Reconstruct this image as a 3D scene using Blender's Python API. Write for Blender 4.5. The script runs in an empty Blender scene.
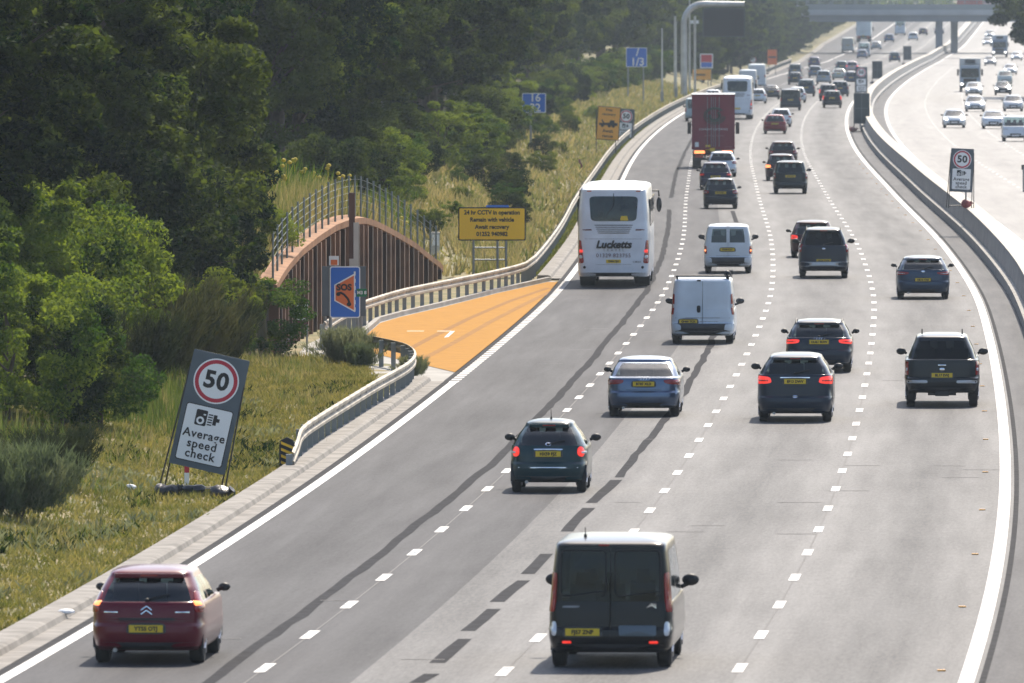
import bpy, bmesh, math, random
import numpy as np
from mathutils import Vector, Matrix, noise as mnoise
R = math.radians
rnd = random.Random(7)
SC = bpy.context.scene
COL = SC.collection

# ---------------------------------------------------------------- camera, sky, sun, exposure
F = 11378.0
CAMH = 10.2
HAZE = 0.00008
PITCH = math.atan(344.5 / F)
cd = bpy.data.cameras.new('camera')
cam = bpy.data.objects.new('camera', cd)
COL.objects.link(cam)
cam.location = (0, 0, CAMH)
cam.rotation_euler = (math.pi / 2 - PITCH, 0, 0)
cd.sensor_width = 36.0
cd.lens = F / 1024 * 36.0
cd.clip_start = 1.0
cd.clip_end = 30000
cd.dof.use_dof = True
cd.dof.focus_distance = 290
cd.dof.aperture_fstop = 6.3
SC.camera = cam

SUN_AZ, SUN_EL = R(14), R(48)
w = bpy.data.worlds.new('World')
SC.world = w
w.use_nodes = True
nt = w.node_tree
sky = nt.nodes.new('ShaderNodeTexSky')
sky.sky_type = 'NISHITA'
sky.sun_disc = False
sky.sun_elevation = SUN_EL
sky.sun_rotation = SUN_AZ
sky.altitude = 50
sky.air_density = 1.0
sky.dust_density = 2.0
nt.links.new(sky.outputs[0], nt.nodes['Background'].inputs[0])
nt.nodes['Background'].inputs[1].default_value = 0.105
sl = bpy.data.lights.new('sun', 'SUN')
sun = bpy.data.objects.new('sun', sl)
COL.objects.link(sun)
SUND = Vector((math.sin(SUN_AZ) * math.cos(SUN_EL), math.cos(SUN_AZ) * math.cos(SUN_EL), math.sin(SUN_EL)))
sun.rotation_euler = SUND.to_track_quat('Z', 'Y').to_euler()
sun.location = (0, 300, 200)
sl.energy = 3.7
sl.angle = R(0.6)
sl.color = (1.0, 0.90, 0.76)
SC.view_settings.view_transform = 'Standard'
SC.view_settings.look = 'None'
SC.view_settings.gamma = 1
SC.view_settings.exposure = 1.0
SC.view_settings.use_curve_mapping = False
SC.render.engine = 'CYCLES'
SC.cycles.use_denoising = True
SC.cycles.max_bounces = 6
SC.cycles.transparent_max_bounces = 12
SC.cycles.volume_bounces = 0
SC.cycles.sample_clamp_indirect = 6

# ---------------------------------------------------------------- materials
def mat(name, col, rough=0.6, metal=0.0, spec=0.5, emit=None, coat=0.0, var=0.0, vscale=3.0, bump=0.0, bscale=30.0, col2=None):
    m = bpy.data.materials.new(name)
    m.use_nodes = True
    n = m.node_tree.nodes; l = m.node_tree.links
    p = n['Principled BSDF']
    c4 = (*col, 1)
    p.inputs['Base Color'].default_value = c4
    p.inputs['Roughness'].default_value = rough
    p.inputs['Metallic'].default_value = metal
    p.inputs['Specular IOR Level'].default_value = spec
    if coat:
        p.inputs['Coat Weight'].default_value = coat
        p.inputs['Coat Roughness'].default_value = 0.2
        p.inputs['Coat IOR'].default_value = 1.32
    if emit:
        p.inputs['Emission Color'].default_value = (*emit[0], 1)
        p.inputs['Emission Strength'].default_value = emit[1]
    if var or bump or col2:
        tc = n.new('ShaderNodeTexCoord')
    if var or col2:
        nz = n.new('ShaderNodeTexNoise'); nz.inputs['Scale'].default_value = vscale
        nz.inputs['Detail'].default_value = 6
        l.new(tc.outputs['Object'], nz.inputs['Vector'])
        rp = n.new('ShaderNodeValToRGB')
        rp.color_ramp.elements[0].position = 0.32; rp.color_ramp.elements[1].position = 0.68
        if col2:
            rp.color_ramp.elements[0].color = c4; rp.color_ramp.elements[1].color = (*col2, 1)
        else:
            rp.color_ramp.elements[0].color = (*[c * (1 - var) for c in col], 1)
            rp.color_ramp.elements[1].color = (*[min(1, c * (1 + var)) for c in col], 1)
        l.new(nz.outputs['Fac'], rp.inputs[0])
        l.new(rp.outputs[0], p.inputs['Base Color'])
    if bump:
        nb = n.new('ShaderNodeTexNoise'); nb.inputs['Scale'].default_value = bscale; nb.inputs['Detail'].default_value = 5
        l.new(tc.outputs['Object'], nb.inputs['Vector'])
        b = n.new('ShaderNodeBump'); b.inputs['Strength'].default_value = bump; b.inputs['Distance'].default_value = 0.05
        l.new(nb.outputs['Fac'], b.inputs['Height'])
        l.new(b.outputs[0], p.inputs['Normal'])
    return m

def paint(name, col, metal=0.0, rough=0.3):
    return mat(name, col, rough=rough, metal=metal, coat=0.9, var=0.10, vscale=1.2, spec=0.10)

def asphalt(name, ca, cb, tracks=None, spec=0.45):
    """aggregate speckle, long stains and polished wheel tracks that follow the lanes (uv: metres across, metres along)"""
    m = bpy.data.materials.new(name); m.use_nodes = True
    n = m.node_tree.nodes; l = m.node_tree.links; p = n['Principled BSDF']
    uv = n.new('ShaderNodeUVMap'); uv.uv_map = 'uv'
    def noise(sx, sy, detail=5, rough=0.6):
        mp = n.new('ShaderNodeMapping'); mp.inputs['Scale'].default_value = (sx, sy, 1)
        l.new(uv.outputs[0], mp.inputs['Vector'])
        t = n.new('ShaderNodeTexNoise'); t.inputs['Scale'].default_value = 1.0
        t.inputs['Detail'].default_value = detail; t.inputs['Roughness'].default_value = rough
        l.new(mp.outputs[0], t.inputs['Vector'])
        return t.outputs['Fac']
    def math_(op, a, b):
        q = n.new('ShaderNodeMath'); q.operation = op
        for i, v in enumerate((a, b)):
            if isinstance(v, (int, float)): q.inputs[i].default_value = v
            else: l.new(v, q.inputs[i])
        return q.outputs[0]
    big = noise(0.5, 0.012)
    mid = noise(1.6, 0.06)
    fine = noise(15.0, 1.5, 3, 0.9)
    cross = noise(0.12, 0.16, 3)
    v = math_('ADD', math_('MULTIPLY', big, 0.30), math_('MULTIPLY', mid, 0.22))
    v = math_('ADD', v, math_('MULTIPLY', fine, 0.46))
    v = math_('ADD', v, math_('MULTIPLY', cross, 0.14)); v = math_('SUBTRACT', v, 0.06)
    if tracks:
        sep = n.new('ShaderNodeSeparateXYZ'); l.new(uv.outputs[0], sep.inputs[0])
        period, phase, amt = tracks
        a = math_('MULTIPLY', math_('ADD', sep.outputs[0], phase), 2 * math.pi / period)
        c = n.new('ShaderNodeMath'); c.operation = 'COSINE'; l.new(a, c.inputs[0])
        v = math_('ADD', v, math_('MULTIPLY', c.outputs[0], amt))
    rp = n.new('ShaderNodeValToRGB')
    rp.color_ramp.elements[0].position = 0.33; rp.color_ramp.elements[1].position = 0.68
    rp.color_ramp.elements[0].color = (*ca, 1); rp.color_ramp.elements[1].color = (*cb, 1)
    l.new(v, rp.inputs[0]); l.new(rp.outputs[0], p.inputs['Base Color'])
    rr = math_('ADD', 0.80, math_('MULTIPLY', mid, -0.25))
    l.new(rr, p.inputs['Roughness'])
    p.inputs['Specular IOR Level'].default_value = spec
    b = n.new('ShaderNodeBump'); b.inputs['Strength'].default_value = 0.12; b.inputs['Distance'].default_value = 0.02
    l.new(fine, b.inputs['Height']); l.new(b.outputs[0], p.inputs['Normal'])
    return m

def leafmat(name, c1, c2, trans=0.35, rough=0.75, scale=0.6):
    m = bpy.data.materials.new(name); m.use_nodes = True
    n = m.node_tree.nodes; l = m.node_tree.links; p = n['Principled BSDF']; out = n['Material Output']
    g = n.new('ShaderNodeNewGeometry')
    nz = n.new('ShaderNodeTexNoise'); nz.inputs['Scale'].default_value = scale; nz.inputs['Detail'].default_value = 5
    nz.inputs['Roughness'].default_value = 0.75
    l.new(g.outputs['Position'], nz.inputs['Vector'])
    oi = n.new('ShaderNodeObjectInfo')
    ad = n.new('ShaderNodeMath'); ad.operation = 'MULTIPLY_ADD'
    l.new(oi.outputs['Random'], ad.inputs[0]); ad.inputs[1].default_value = 0.24; 
    sb = n.new('ShaderNodeMath'); sb.operation = 'SUBTRACT'; l.new(nz.outputs['Fac'], sb.inputs[0]); sb.inputs[1].default_value = 0.12
    l.new(sb.outputs[0], ad.inputs[2])
    rp = n.new('ShaderNodeValToRGB')
    rp.color_ramp.elements[0].position = 0.42; rp.color_ramp.elements[1].position = 0.62
    rp.color_ramp.elements[0].color = (*c1, 1); rp.color_ramp.elements[1].color = (*c2, 1)
    l.new(ad.outputs[0], rp.inputs[0]); l.new(rp.outputs[0], p.inputs['Base Color'])
    p.inputs['Roughness'].default_value = rough
    p.inputs['Specular IOR Level'].default_value = 0.04
    tr = n.new('ShaderNodeBsdfTranslucent')
    hs = n.new('ShaderNodeHueSaturation'); hs.inputs['Saturation'].default_value = 1.15; hs.inputs['Value'].default_value = 1.5
    hs.inputs['Hue'].default_value = 0.48
    l.new(rp.outputs[0], hs.inputs['Color']); l.new(hs.outputs[0], tr.inputs['Color'])
    mx = n.new('ShaderNodeMixShader'); mx.inputs[0].default_value = trans
    l.new(p.outputs[0], mx.inputs[1]); l.new(tr.outputs[0], mx.inputs[2]); l.new(mx.outputs[0], out.inputs['Surface'])
    return m

def glassmat(name, tint=(0.50, 0.62, 0.64), refl=1.0, ior=1.52):
    m = bpy.data.materials.new(name); m.use_nodes = True
    n = m.node_tree.nodes; l = m.node_tree.links; out = n['Material Output']
    n.remove(n['Principled BSDF'])
    t = n.new('ShaderNodeBsdfTransparent'); t.inputs[0].default_value = (*tint, 1)
    g = n.new('ShaderNodeBsdfGlossy'); g.inputs['Roughness'].default_value = 0.03
    g.inputs[0].default_value = (0.9, 0.95, 1, 1)
    tc = n.new('ShaderNodeTexCoord'); nz = n.new('ShaderNodeTexNoise'); nz.inputs['Scale'].default_value = 2.2; l.new(tc.outputs['Object'], nz.inputs['Vector'])
    bp = n.new('ShaderNodeBump'); bp.inputs['Strength'].default_value = 0.25; bp.inputs['Distance'].default_value = 0.05; l.new(nz.outputs['Fac'], bp.inputs['Height']); l.new(bp.outputs[0], g.inputs['Normal'])
    fr = n.new('ShaderNodeFresnel'); fr.inputs[0].default_value = ior
    mu = n.new('ShaderNodeMath'); mu.operation = 'MULTIPLY'; mu.inputs[1].default_value = refl; mu.use_clamp = True
    l.new(fr.outputs[0], mu.inputs[0])
    mx = n.new('ShaderNodeMixShader')
    l.new(mu.outputs[0], mx.inputs[0]); l.new(t.outputs[0], mx.inputs[1]); l.new(g.outputs[0], mx.inputs[2])
    l.new(mx.outputs[0], out.inputs['Surface'])
    return m

M = {}
M['asph_l'] = asphalt('asphalt_dark', (0.034, 0.034, 0.038), (0.078, 0.077, 0.082), (3.7, -0.38, 0.05), 0.08)
M['asph_r'] = asphalt('asphalt_worn', (0.059, 0.059, 0.061), (0.180, 0.176, 0.173), (3.5, 0.0, 0.085), 0.12)
M['asph_o'] = asphalt('asphalt_oncoming', (0.19, 0.184, 0.178), (0.31, 0.30, 0.29), (3.65, 0.6, 0.04), 0.15)
M['asph_m'] = asphalt('asphalt_reserve', (0.055, 0.055, 0.060), (0.12, 0.118, 0.122), None, 0.08)
M['tar'] = mat('tar', (0.036, 0.036, 0.039), 0.95, spec=.1, var=0.3, vscale=2)
M['conc'] = mat('concrete', (0.25, 0.235, 0.215), 0.9, spec=.15, var=0.25, vscale=1.4, bump=0.2)
M['conc_p'] = mat('concrete_pale', (0.33, 0.32, 0.30), 0.85, spec=.15, var=0.18, vscale=0.8, bump=0.1)
M['conc_d'] = mat('concrete_wall', (0.25, 0.25, 0.25), 0.75, var=0.22, vscale=1.1, bump=0.15)
M['white'] = mat('road_white', (0.66, 0.65, 0.63), 0.8, spec=.15, var=0.22, vscale=5)
M['orange'] = mat('orange_surfacing', (0.37, 0.185, 0.034), 0.9, spec=.1, var=0.09, vscale=1.6, bump=0.1, bscale=60)
M['galv'] = mat('galvanised', (0.50, 0.50, 0.49), 0.42, 0.55, var=0.2, vscale=1.0)
M['galv_o'] = mat('galvanised_weathered', (0.36, 0.32, 0.26), 0.65, 0.2, var=0.35, vscale=0.9)
M['post'] = mat('post_grey', (0.23, 0.25, 0.26), 0.5, 0.4)
M['rust'] = mat('rusty_steel', (0.035, 0.022, 0.018), 0.85, var=0.4, vscale=0.7, col2=(0.08, 0.045, 0.03))
M['timber'] = mat('timber_cap', (0.27, 0.135, 0.065), 0.8, spec=.2, var=0.25, vscale=1.3)
M['black'] = mat('black_plastic', (0.012, 0.012, 0.013), 0.55)
M['rubber'] = mat('rubber', (0.016, 0.016, 0.017), 0.8)
M['dark'] = mat('dark_trim', (0.03, 0.031, 0.034), 0.5)
M['seat'] = mat('seat_fabric', (0.035, 0.036, 0.04), 0.8)
M['rim'] = mat('alloy', (0.42, 0.43, 0.45), 0.35, 0.8)
M['chrome'] = mat('chrome', (0.75, 0.76, 0.78), 0.15, 1.0)
M['red_l'] = mat('lamp_red', (0.30, 0.012, 0.010), 0.2, coat=1.0)
M['red_on'] = mat('lamp_red_lit', (0.6, 0.02, 0.015), 0.2, coat=1.0, emit=((1, 0.05, 0.03), 0.45))
M['amber'] = mat('lamp_amber', (0.55, 0.12, 0.03), 0.25, coat=1.0)
M['amber_on'] = mat('lamp_amber_lit', (0.7, 0.2, 0.05), 0.25, emit=((1, 0.25, 0.08), 1.4))
M['clear'] = mat('lamp_clear', (0.65, 0.67, 0.70), 0.12, 0.2, coat=1.0)
M['head_on'] = mat('headlamp_lit', (0.8, 0.8, 0.8), 0.2, emit=((1, 0.97, 0.92), 3.0))
M['plate_y'] = mat('plate_yellow', (0.72, 0.50, 0.02), 0.45)
M['plate_w'] = mat('plate_white', (0.7, 0.7, 0.7), 0.45)
M['ink'] = mat('ink', (0.01, 0.01, 0.012), 0.6)
M['ink_g'] = mat('ink_grey', (0.25, 0.26, 0.28), 0.6)
M['sgrey'] = mat('sign_grey', (0.075, 0.10, 0.125), 0.45, var=0.12, vscale=2)
M['swhite'] = mat('sign_white', (0.80, 0.82, 0.84), 0.4)
M['sblue'] = mat('sign_blue', (0.008, 0.13, 0.58), 0.35)
M['sred'] = mat('sign_red', (0.45, 0.012, 0.04), 0.4)
M['sorange'] = mat('sign_orange', (0.75, 0.16, 0.03), 0.4)
M['syellow'] = mat('sign_yellow', (0.95, 0.56, 0.015), 0.4)
M['samber'] = mat('sign_amber', (0.80, 0.38, 0.04), 0.4)
M['sgreen'] = mat('sign_green', (0.0, 0.16, 0.06), 0.4)
M['sback'] = mat('sign_back', (0.035, 0.05, 0.055), 0.6)
M['burg'] = mat('sign_burgundy', (0.12, 0.03, 0.045), 0.5)
M['bark'] = mat('bark', (0.07, 0.055, 0.04), 0.9, var=0.4, vscale=4)
M['bark_p'] = mat('bark_birch', (0.32, 0.30, 0.27), 0.8, var=0.4, vscale=5)
M['leaf_d'] = leafmat('leaf_dark', (0.006, 0.018, 0.005), (0.068, 0.098, 0.020), 0.34)
M['leaf_m'] = leafmat('leaf_mid', (0.009, 0.026, 0.007), (0.105, 0.145, 0.026), 0.38)
M['leaf_y'] = leafmat('leaf_light', (0.030, 0.070, 0.014), (0.14, 0.195, 0.038), 0.40)
M['leaf_g'] = leafmat('leaf_gorse', (0.030, 0.042, 0.017), (0.075, 0.080, 0.032), 0.25)
M['leaf_s'] = leafmat('leaf_silver', (0.09, 0.12, 0.06), (0.18, 0.20, 0.11), 0.3)
M['grass_s'] = leafmat('grass_short', (0.085, 0.110, 0.026), (0.27, 0.25, 0.085), 0.3, scale=1.1)
M['grass_t'] = leafmat('grass_tall', (0.075, 0.115, 0.030), (0.30, 0.27, 0.12), 0.35, scale=0.5)
M['flower'] = mat('flower_yellow', (0.6, 0.45, 0.02), 0.7)
M['glass'] = glassmat('car_glass')
M['glass_d'] = glassmat('privacy_glass', (0.05, 0.065, 0.07), 1.0, 1.34)

# ---------------------------------------------------------------- mesh builder
def tag(o, label=None, cat=None, group=None, kind=None):
    if label: o['label'] = label
    if cat: o['category'] = cat
    if group: o['group'] = group
    if kind: o['kind'] = kind
    return o

def empty(name, loc, rz=0.0):
    o = bpy.data.objects.new(name, None)
    COL.objects.link(o); o.location = loc; o.rotation_euler = (0, 0, rz)
    o.empty_display_size = 0.3
    return o

class MB:
    def __init__(s): s.v = []; s.f = []; s.m = []
    def add(s, vs, fs, m=0):
        b = len(s.v); s.v.extend([tuple(q) for q in vs])
        for f in fs: s.f.append([i + b for i in f]); s.m.append(m)
        return b
    def box(s, c, d, rz=0.0, m=0, taper=1.0):
        x, y, z = [q / 2 for q in d]; vs = []
        cr, sr = math.cos(rz), math.sin(rz)
        for k in (-1, 1):
            tp = taper if k > 0 else 1
            for (i, j) in ((-1, -1), (1, -1), (1, 1), (-1, 1)):
                px, py = i * x * tp, j * y * tp
                vs.append((c[0] + px * cr - py * sr, c[1] + px * sr + py * cr, c[2] + k * z))
        s.add(vs, [(3, 2, 1, 0), (4, 5, 6, 7), (0, 1, 5, 4), (1, 2, 6, 5), (2, 3, 7, 6), (3, 0, 4, 7)], m)
        return s
    def bar(s, p0, p1, r0, r1=None, n=8, m=0, cap=True):
        r1 = r0 if r1 is None else r1
        p0, p1 = Vector(p0), Vector(p1); d = (p1 - p0)
        if d.length < 1e-6: return s
        d.normalize(); a = d.orthogonal().normalized(); b = d.cross(a)
        vs = []
        for p, r in ((p0, r0), (p1, r1)):
            for k in range(n):
                t = 2 * math.pi * (k + .5) / n
                vs.append(p + (a * math.cos(t) + b * math.sin(t)) * r)
        fs = [(k, (k + 1) % n, n + (k + 1) % n, n + k) for k in range(n)]
        if cap: fs += [tuple(range(n - 1, -1, -1)), tuple(range(n, 2 * n))]
        s.add(vs, fs, m); return s
    def tube(s, pts, r, n=8, m=0):
        pts = [Vector(p) for p in pts]; vs = []; K = len(pts)
        rr = r if isinstance(r, (list, tuple)) else [r] * K
        t0 = (pts[1] - pts[0]).normalized(); a = t0.orthogonal().normalized()
        for i, p in enumerate(pts):
            t = (pts[min(K - 1, i + 1)] - pts[max(0, i - 1)]).normalized()
            a = (a - t * a.dot(t)).normalized(); b = t.cross(a)
            for k in range(n):
                an = 2 * math.pi * k / n
                vs.append(p + (a * math.cos(an) + b * math.sin(an)) * rr[i])
        fs = []
        for i in range(K - 1):
            for k in range(n):
                fs.append((i * n + k, i * n + (k + 1) % n, (i + 1) * n + (k + 1) % n, (i + 1) * n + k))
        fs += [tuple(range(n - 1, -1, -1)), tuple(range((K - 1) * n, K * n))]
        s.add(vs, fs, m); return s
    def sweep(s, path, prof, m=0, closed=True):
        """profile (sideways, up) swept along path; sideways = right of travel"""
        path = [Vector(p) for p in path]; K = len(path); P = len(prof); vs = []
        for i, p in enumerate(path):
            t = (path[min(K - 1, i + 1)] - path[max(0, i - 1)]); t.z = 0; t.normalize()
            rgt = Vector((t.y, -t.x, 0))
            for (a, b) in prof: vs.append(p + rgt * a + Vector((0, 0, b)))
        fs = []
        for i in range(K - 1):
            for k in range(P if closed else P - 1):
                k2 = (k + 1) % P
                fs.append((i * P + k, (i + 1) * P + k, (i + 1) * P + k2, i * P + k2))
        if closed: fs += [tuple(range(P)), tuple(range(K * P - 1, (K - 1) * P - 1, -1))]
        s.add(vs, fs, m); return s
    def lathe_x(s, c, prof, n=24, m=0):
        """rings (x, radius) about a sideways axis"""
        vs = []
        for (x, r) in prof:
            for k in range(n):
                t = 2 * math.pi * k / n
                vs.append((c[0] + x, c[1] + r * math.cos(t), c[2] + r * math.sin(t)))
        K = len(prof)
        fs = [(i * n + k, i * n + (k + 1) % n, (i + 1) * n + (k + 1) % n, (i + 1) * n + k) for i in range(K - 1) for k in range(n)]
        fs += [tuple(range(n)), tuple(range(K * n - 1, (K - 1) * n - 1, -1))]
        s.add(vs, fs, m); return s
    def ball(s, c, d, n=12, k=8, m=0):
        vs = []; fs = []
        for i in range(k + 1):
            ph = math.pi * i / k
            for j in range(n):
                t = 2 * math.pi * j / n
                vs.append((c[0] + d[0] / 2 * math.sin(ph) * math.cos(t), c[1] + d[1] / 2 * math.sin(ph) * math.sin(t), c[2] + d[2] / 2 * math.cos(ph)))
        for i in range(k):
            for j in range(n):
                fs.append((i * n + j, i * n + (j + 1) % n, (i + 1) * n + (j + 1) % n, (i + 1) * n + j))
        s.add(vs, fs, m); return s
    def plate(s, pts, y0, th, m=0):
        """outline (x, z) given thickness, front face at y0 towards -y"""
        n = len(pts)
        vs = [(x, y0, z) for x, z in pts] + [(x, y0 + th, z) for x, z in pts]
        fs = [tuple(range(n)), tuple(range(2 * n - 1, n - 1, -1))] + [(i, n + i, n + (i + 1) % n, (i + 1) % n) for i in range(n)]
        s.add(vs, fs, m); return s
    def slab(s, pts, z0, z1, m=0):
        n = len(pts)
        vs = [(x, y, z1) for x, y in pts] + [(x, y, z0) for x, y in pts]
        fs = [tuple(range(n)), tuple(range(2 * n - 1, n - 1, -1))] + [(i, n + i, n + (i + 1) % n, (i + 1) % n) for i in range(n)]
        s.add(vs, fs, m); return s
    def build(s, name, mats, parent=None, smooth=False, uv=None, angle=40, fix=True):
        me = bpy.data.meshes.new(name)
        me.from_pydata(s.v, [], s.f)
        if not isinstance(mats, (list, tuple)): mats = [mats]
        for q in mats: me.materials.append(q)
        if len(mats) > 1: me.polygons.foreach_set('material_index', s.m)
        if uv is not None:
            L = me.uv_layers.new(name='uv')
            idx = np.zeros(len(me.loops), dtype=np.int32); me.loops.foreach_get('vertex_index', idx)
            L.data.foreach_set('uv', np.asarray(uv, dtype=np.float32)[idx].ravel())
        if fix:
            bm = bmesh.new(); bm.from_mesh(me); bmesh.ops.recalc_face_normals(bm, faces=bm.faces); bm.to_mesh(me); bm.free()
        if smooth:
            me.shade_smooth(); me.set_sharp_from_angle(angle=R(angle))
        me.update()
        o = bpy.data.objects.new(name, me); COL.objects.link(o)
        if parent: o.parent = parent
        return o

def rrect(x0, z0, x1, z1, r, n=5):
    pts = []
    for (cx, cz, a0) in ((x1 - r, z0 + r, -90), (x1 - r, z1 - r, 0), (x0 + r, z1 - r, 90), (x0 + r, z0 + r, 180)):
        for k in range(n + 1):
            a = R(a0 + 90 * k / n); pts.append((cx + r * math.cos(a), cz + r * math.sin(a)))
    return pts

def circ(cx, cz, r, n=36): return [(cx + r * math.cos(2 * math.pi * k / n), cz + r * math.sin(2 * math.pi * k / n)) for k in range(n)]

def text(name, s, size, m, parent, x, y, z, bold=0.0, align='CENTER', sx=1.0, space=1.0, rot=None, th=0.003, shear=0.0):
    cu = bpy.data.curves.new(name, 'FONT'); cu.body = s; cu.size = size; cu.align_x = align; cu.align_y = 'CENTER'
    cu.offset = bold * size; cu.extrude = th; cu.space_character = space; cu.resolution_u = 3; cu.shear = shear
    o = bpy.data.objects.new(name, cu); COL.objects.link(o)
    bpy.context.view_layer.update()
    me = bpy.data.meshes.new_from_object(o.evaluated_get(bpy.context.evaluated_depsgraph_get()))
    bpy.data.objects.remove(o); bpy.data.curves.remove(cu)
    me.name = name
    me.materials.clear(); me.materials.append(m)
    q = bpy.data.objects.new(name, me); COL.objects.link(q)
    q.parent = parent; q.location = (x, y, z); q.rotation_euler = rot or (math.pi / 2, 0, 0); q.scale = (sx, 1, 1)
    return q

# ---------------------------------------------------------------- the lie of the land (all in metres)
def zr(Y):
    """height of the carriageways: level, then a gentle climb beyond 1.8 km"""
    u = min(max(0.0, Y - 1780.0), 700.0)
    return 0.0098 * u * u / (u + 40.0)

def ray(px, py):
    d = Vector((px - 512, F * math.cos(PITCH) - (py - 341.5) * math.sin(PITCH), -F * math.sin(PITCH) - (py - 341.5) * math.cos(PITCH)))
    return d

def ground(px, py):
    """survey point: where the line of sight meets the carriageway"""
    d = ray(px, py); Y = 500.0
    for _ in range(60):
        z = zr(Y); t = (z - CAMH) / d.z; Y = 0.5 * Y + 0.5 * t * d.y
    return (d.x * Y / d.y, Y)

def scale_at(Y): return F / (Y * math.cos(PITCH) + CAMH * math.sin(PITCH))

R0px = [(967,683),(984,637),(998,569),(1005,513),(1006.6,463),(1001,401),(992.6,350.5),(979,298),(958,265),(939,240),(916,216.6),(898.7,200),(881,180),(866,164.7),(852.5,147.5),(846,130),(845.5,118),(850,104),(863,92),(881,80),(902,69),(920,59),(942,49),(972,33.5)]
_w = [ground(*p) for p in R0px]
_wx = [p[0] for p in _w]; _wy = [p[1] for p in _w]
s0 = (_wx[1] - _wx[0]) / (_wy[1] - _wy[0]); s1 = (_wx[-1] - _wx[-3]) / (_wy[-1] - _wy[-3])
_wy = [_wy[0] - 1200] + _wy + [_wy[-1] + 4000]; _wx = [_wx[0] - 1200 * s0] + _wx + [_wx[-1] + 4000 * s1]
_gy = np.arange(-1000, 6000, 5.0); _gx = np.interp(_gy, _wy, _wx)
def _smooth(a, sig):
    k = np.exp(-0.5 * (np.arange(-40, 41) * 5.0 / sig) ** 2); k /= k.sum()
    p = np.concatenate([a[0] + (a[1] - a[0]) * np.arange(-40, 0), a, a[-1] + (a[-1] - a[-2]) * np.arange(1, 41)])
    return np.convolve(p, k, 'valid')
_g1 = _smooth(_gx, 18); _g2 = _smooth(_gx, 55)
_wt = np.clip((_gy - 500) / 300, 0, 1)
_gx = _g1 * (1 - _wt) + _g2 * _wt
def RX(Y): return float(np.interp(Y, _gy, _gx))
WID = [0, 3.5, 7.02, 10.72, 14.42]
def LX(Y): return RX(Y) - 14.42
def head(Y): return math.atan((RX(Y + 6) - RX(Y - 6)) / 12.0)
def ext(Y): return float(np.interp(Y, [0, 1330, 1500, 1800, 2000], [0, 0, 1.2, 3.6, 6.5]))

# retaining wall of the refuge: foot points and heights
WFpx = [(436,277.5,0.12),(433,278.5,0.35),(424,282,0.70),(408,287.5,1.34),(387,295.5,2.0),(369,303,2.5),(357,308,2.75),(344,314,2.85),(328,320.5,2.82),(311,328.5,2.66),(293,338,2.45),(280,346,2.2),(272,352,2.0),(266,357,1.8)]
WF = [(*ground(a, b), h) for a, b, h in WFpx]          # far -> near
_wfY = [p[1] for p in WF][::-1]; _wft = [LX(p[1]) - p[0] for p in WF][::-1]; _wfh = [p[2] for p in WF][::-1]
WY0, WY1 = _wfY[0], _wfY[-1]
def tz(Y, t):
    """terrain height, t metres left of the lane edge line"""
    b = zr(Y)
    if t < -14.42:                                      # right-hand side of the motorway
        q = -t - 14.42
        if q < 22.6: return b - 0.06
        return b - 0.02 + min(3.5, 0.2 * (q - 22.6)) + 0.02 * max(0, q - 40)
    te = t - ext(Y)
    if te < 1.18: return b - 0.06
    nz = mnoise.noise(Vector((t * 0.9, Y * 0.35, 0))) * 0.07 + mnoise.noise(Vector((t * 2.7, Y * 1.1, 5))) * 0.03
    if WY0 <= Y <= WY1:
        tw = float(np.interp(Y, _wfY, _wft)); hw = float(np.interp(Y, _wfY, _wfh))
        if t <= tw + 0.12: return b - 0.03
        return b + hw + 0.2 + min(3.0, 0.20 * (t - tw)) + nz
    t0 = float(np.interp(Y, [0, 262, 300, WY0 - 1, WY1 + 1, WY1 + 25], [2.6, 2.7, 5.2, 6.9, 4.7, 2.1]))
    sl_ = float(np.interp(Y, [0, 300, 450, 3000], [0.27, 0.25, 0.27, 0.27]))
    if 288 < Y < WY0 and te < 6.3: nz = -0.03 + nz * 0.3
    h = min(3.6, sl_ * max(0, te - t0)) + 0.02 * max(0, te - 18)
    fl = min(1.0, max(0.0, (te - 1.18) / 0.6))
    return b + h + (nz + 0.015) * fl
# ---------------------------------------------------------------- ground sheet
Ys = list(np.arange(-700, 140, 40.0)) + list(np.arange(140, 520, 1.5)) + list(np.arange(520, 1200, 6.0)) + list(np.arange(1200, 2900, 25.0)) + [3200, 3800, 4600, 5800]
ts = [-2200, -900, -300, -120, -75, -60, -52, -46, -42, -39, -37.2, -36.2, -25, -14.4, -7, 0, 0.6, 1.15] + list(np.arange(1.35, 14, 0.25)) + [14.5, 15.5, 17, 19, 22, 26, 32, 45, 70, 120, 300, 900, 2200]
g = MB()
for Y in Ys:
    lx = LX(Y)
    for t in ts: g.v.append((lx - t, Y, tz(Y, t)))
nt_ = len(ts)
for i in range(len(Ys) - 1):
    for j in range(nt_ - 1):
        a = i * nt_ + j; g.f.append((a, a + nt_, a + nt_ + 1, a + 1)); g.m.append(0)
M['soil'] = mat('verge_soil', (0.085, 0.095, 0.030), 0.95, vscale=0.45, col2=(0.25, 0.195, 0.095), bump=0.5, bscale=4)
tag(g.build('ground', M['soil'], smooth=True, angle=60), kind='structure')

def strip(name, f0, f1, z, m, Y0=-700, Y1=3200, off=None, step=None, kind='structure', th=None):
    b = MB(); uv = []
    ys = []; Y = Y0
    while Y < Y1:
        ys.append(Y); Y += step or (5 if Y < 1200 else 15)
    ys.append(Y1)
    for Y in ys:
        a, c = (f0(Y) if callable(f0) else f0), (f1(Y) if callable(f1) else f1)
        rx = RX(Y)
        for o_ in (a, c): b.v.append((rx + o_, Y, zr(Y) + z)); uv.append((o_, Y))
    for i in range(len(ys) - 1): b.f.append((2 * i, 2 * i + 1, 2 * i + 3, 2 * i + 2)); b.m.append(0)
    o = b.build(name, m, uv=uv, fix=False)
    return tag(o, kind=kind)

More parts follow.
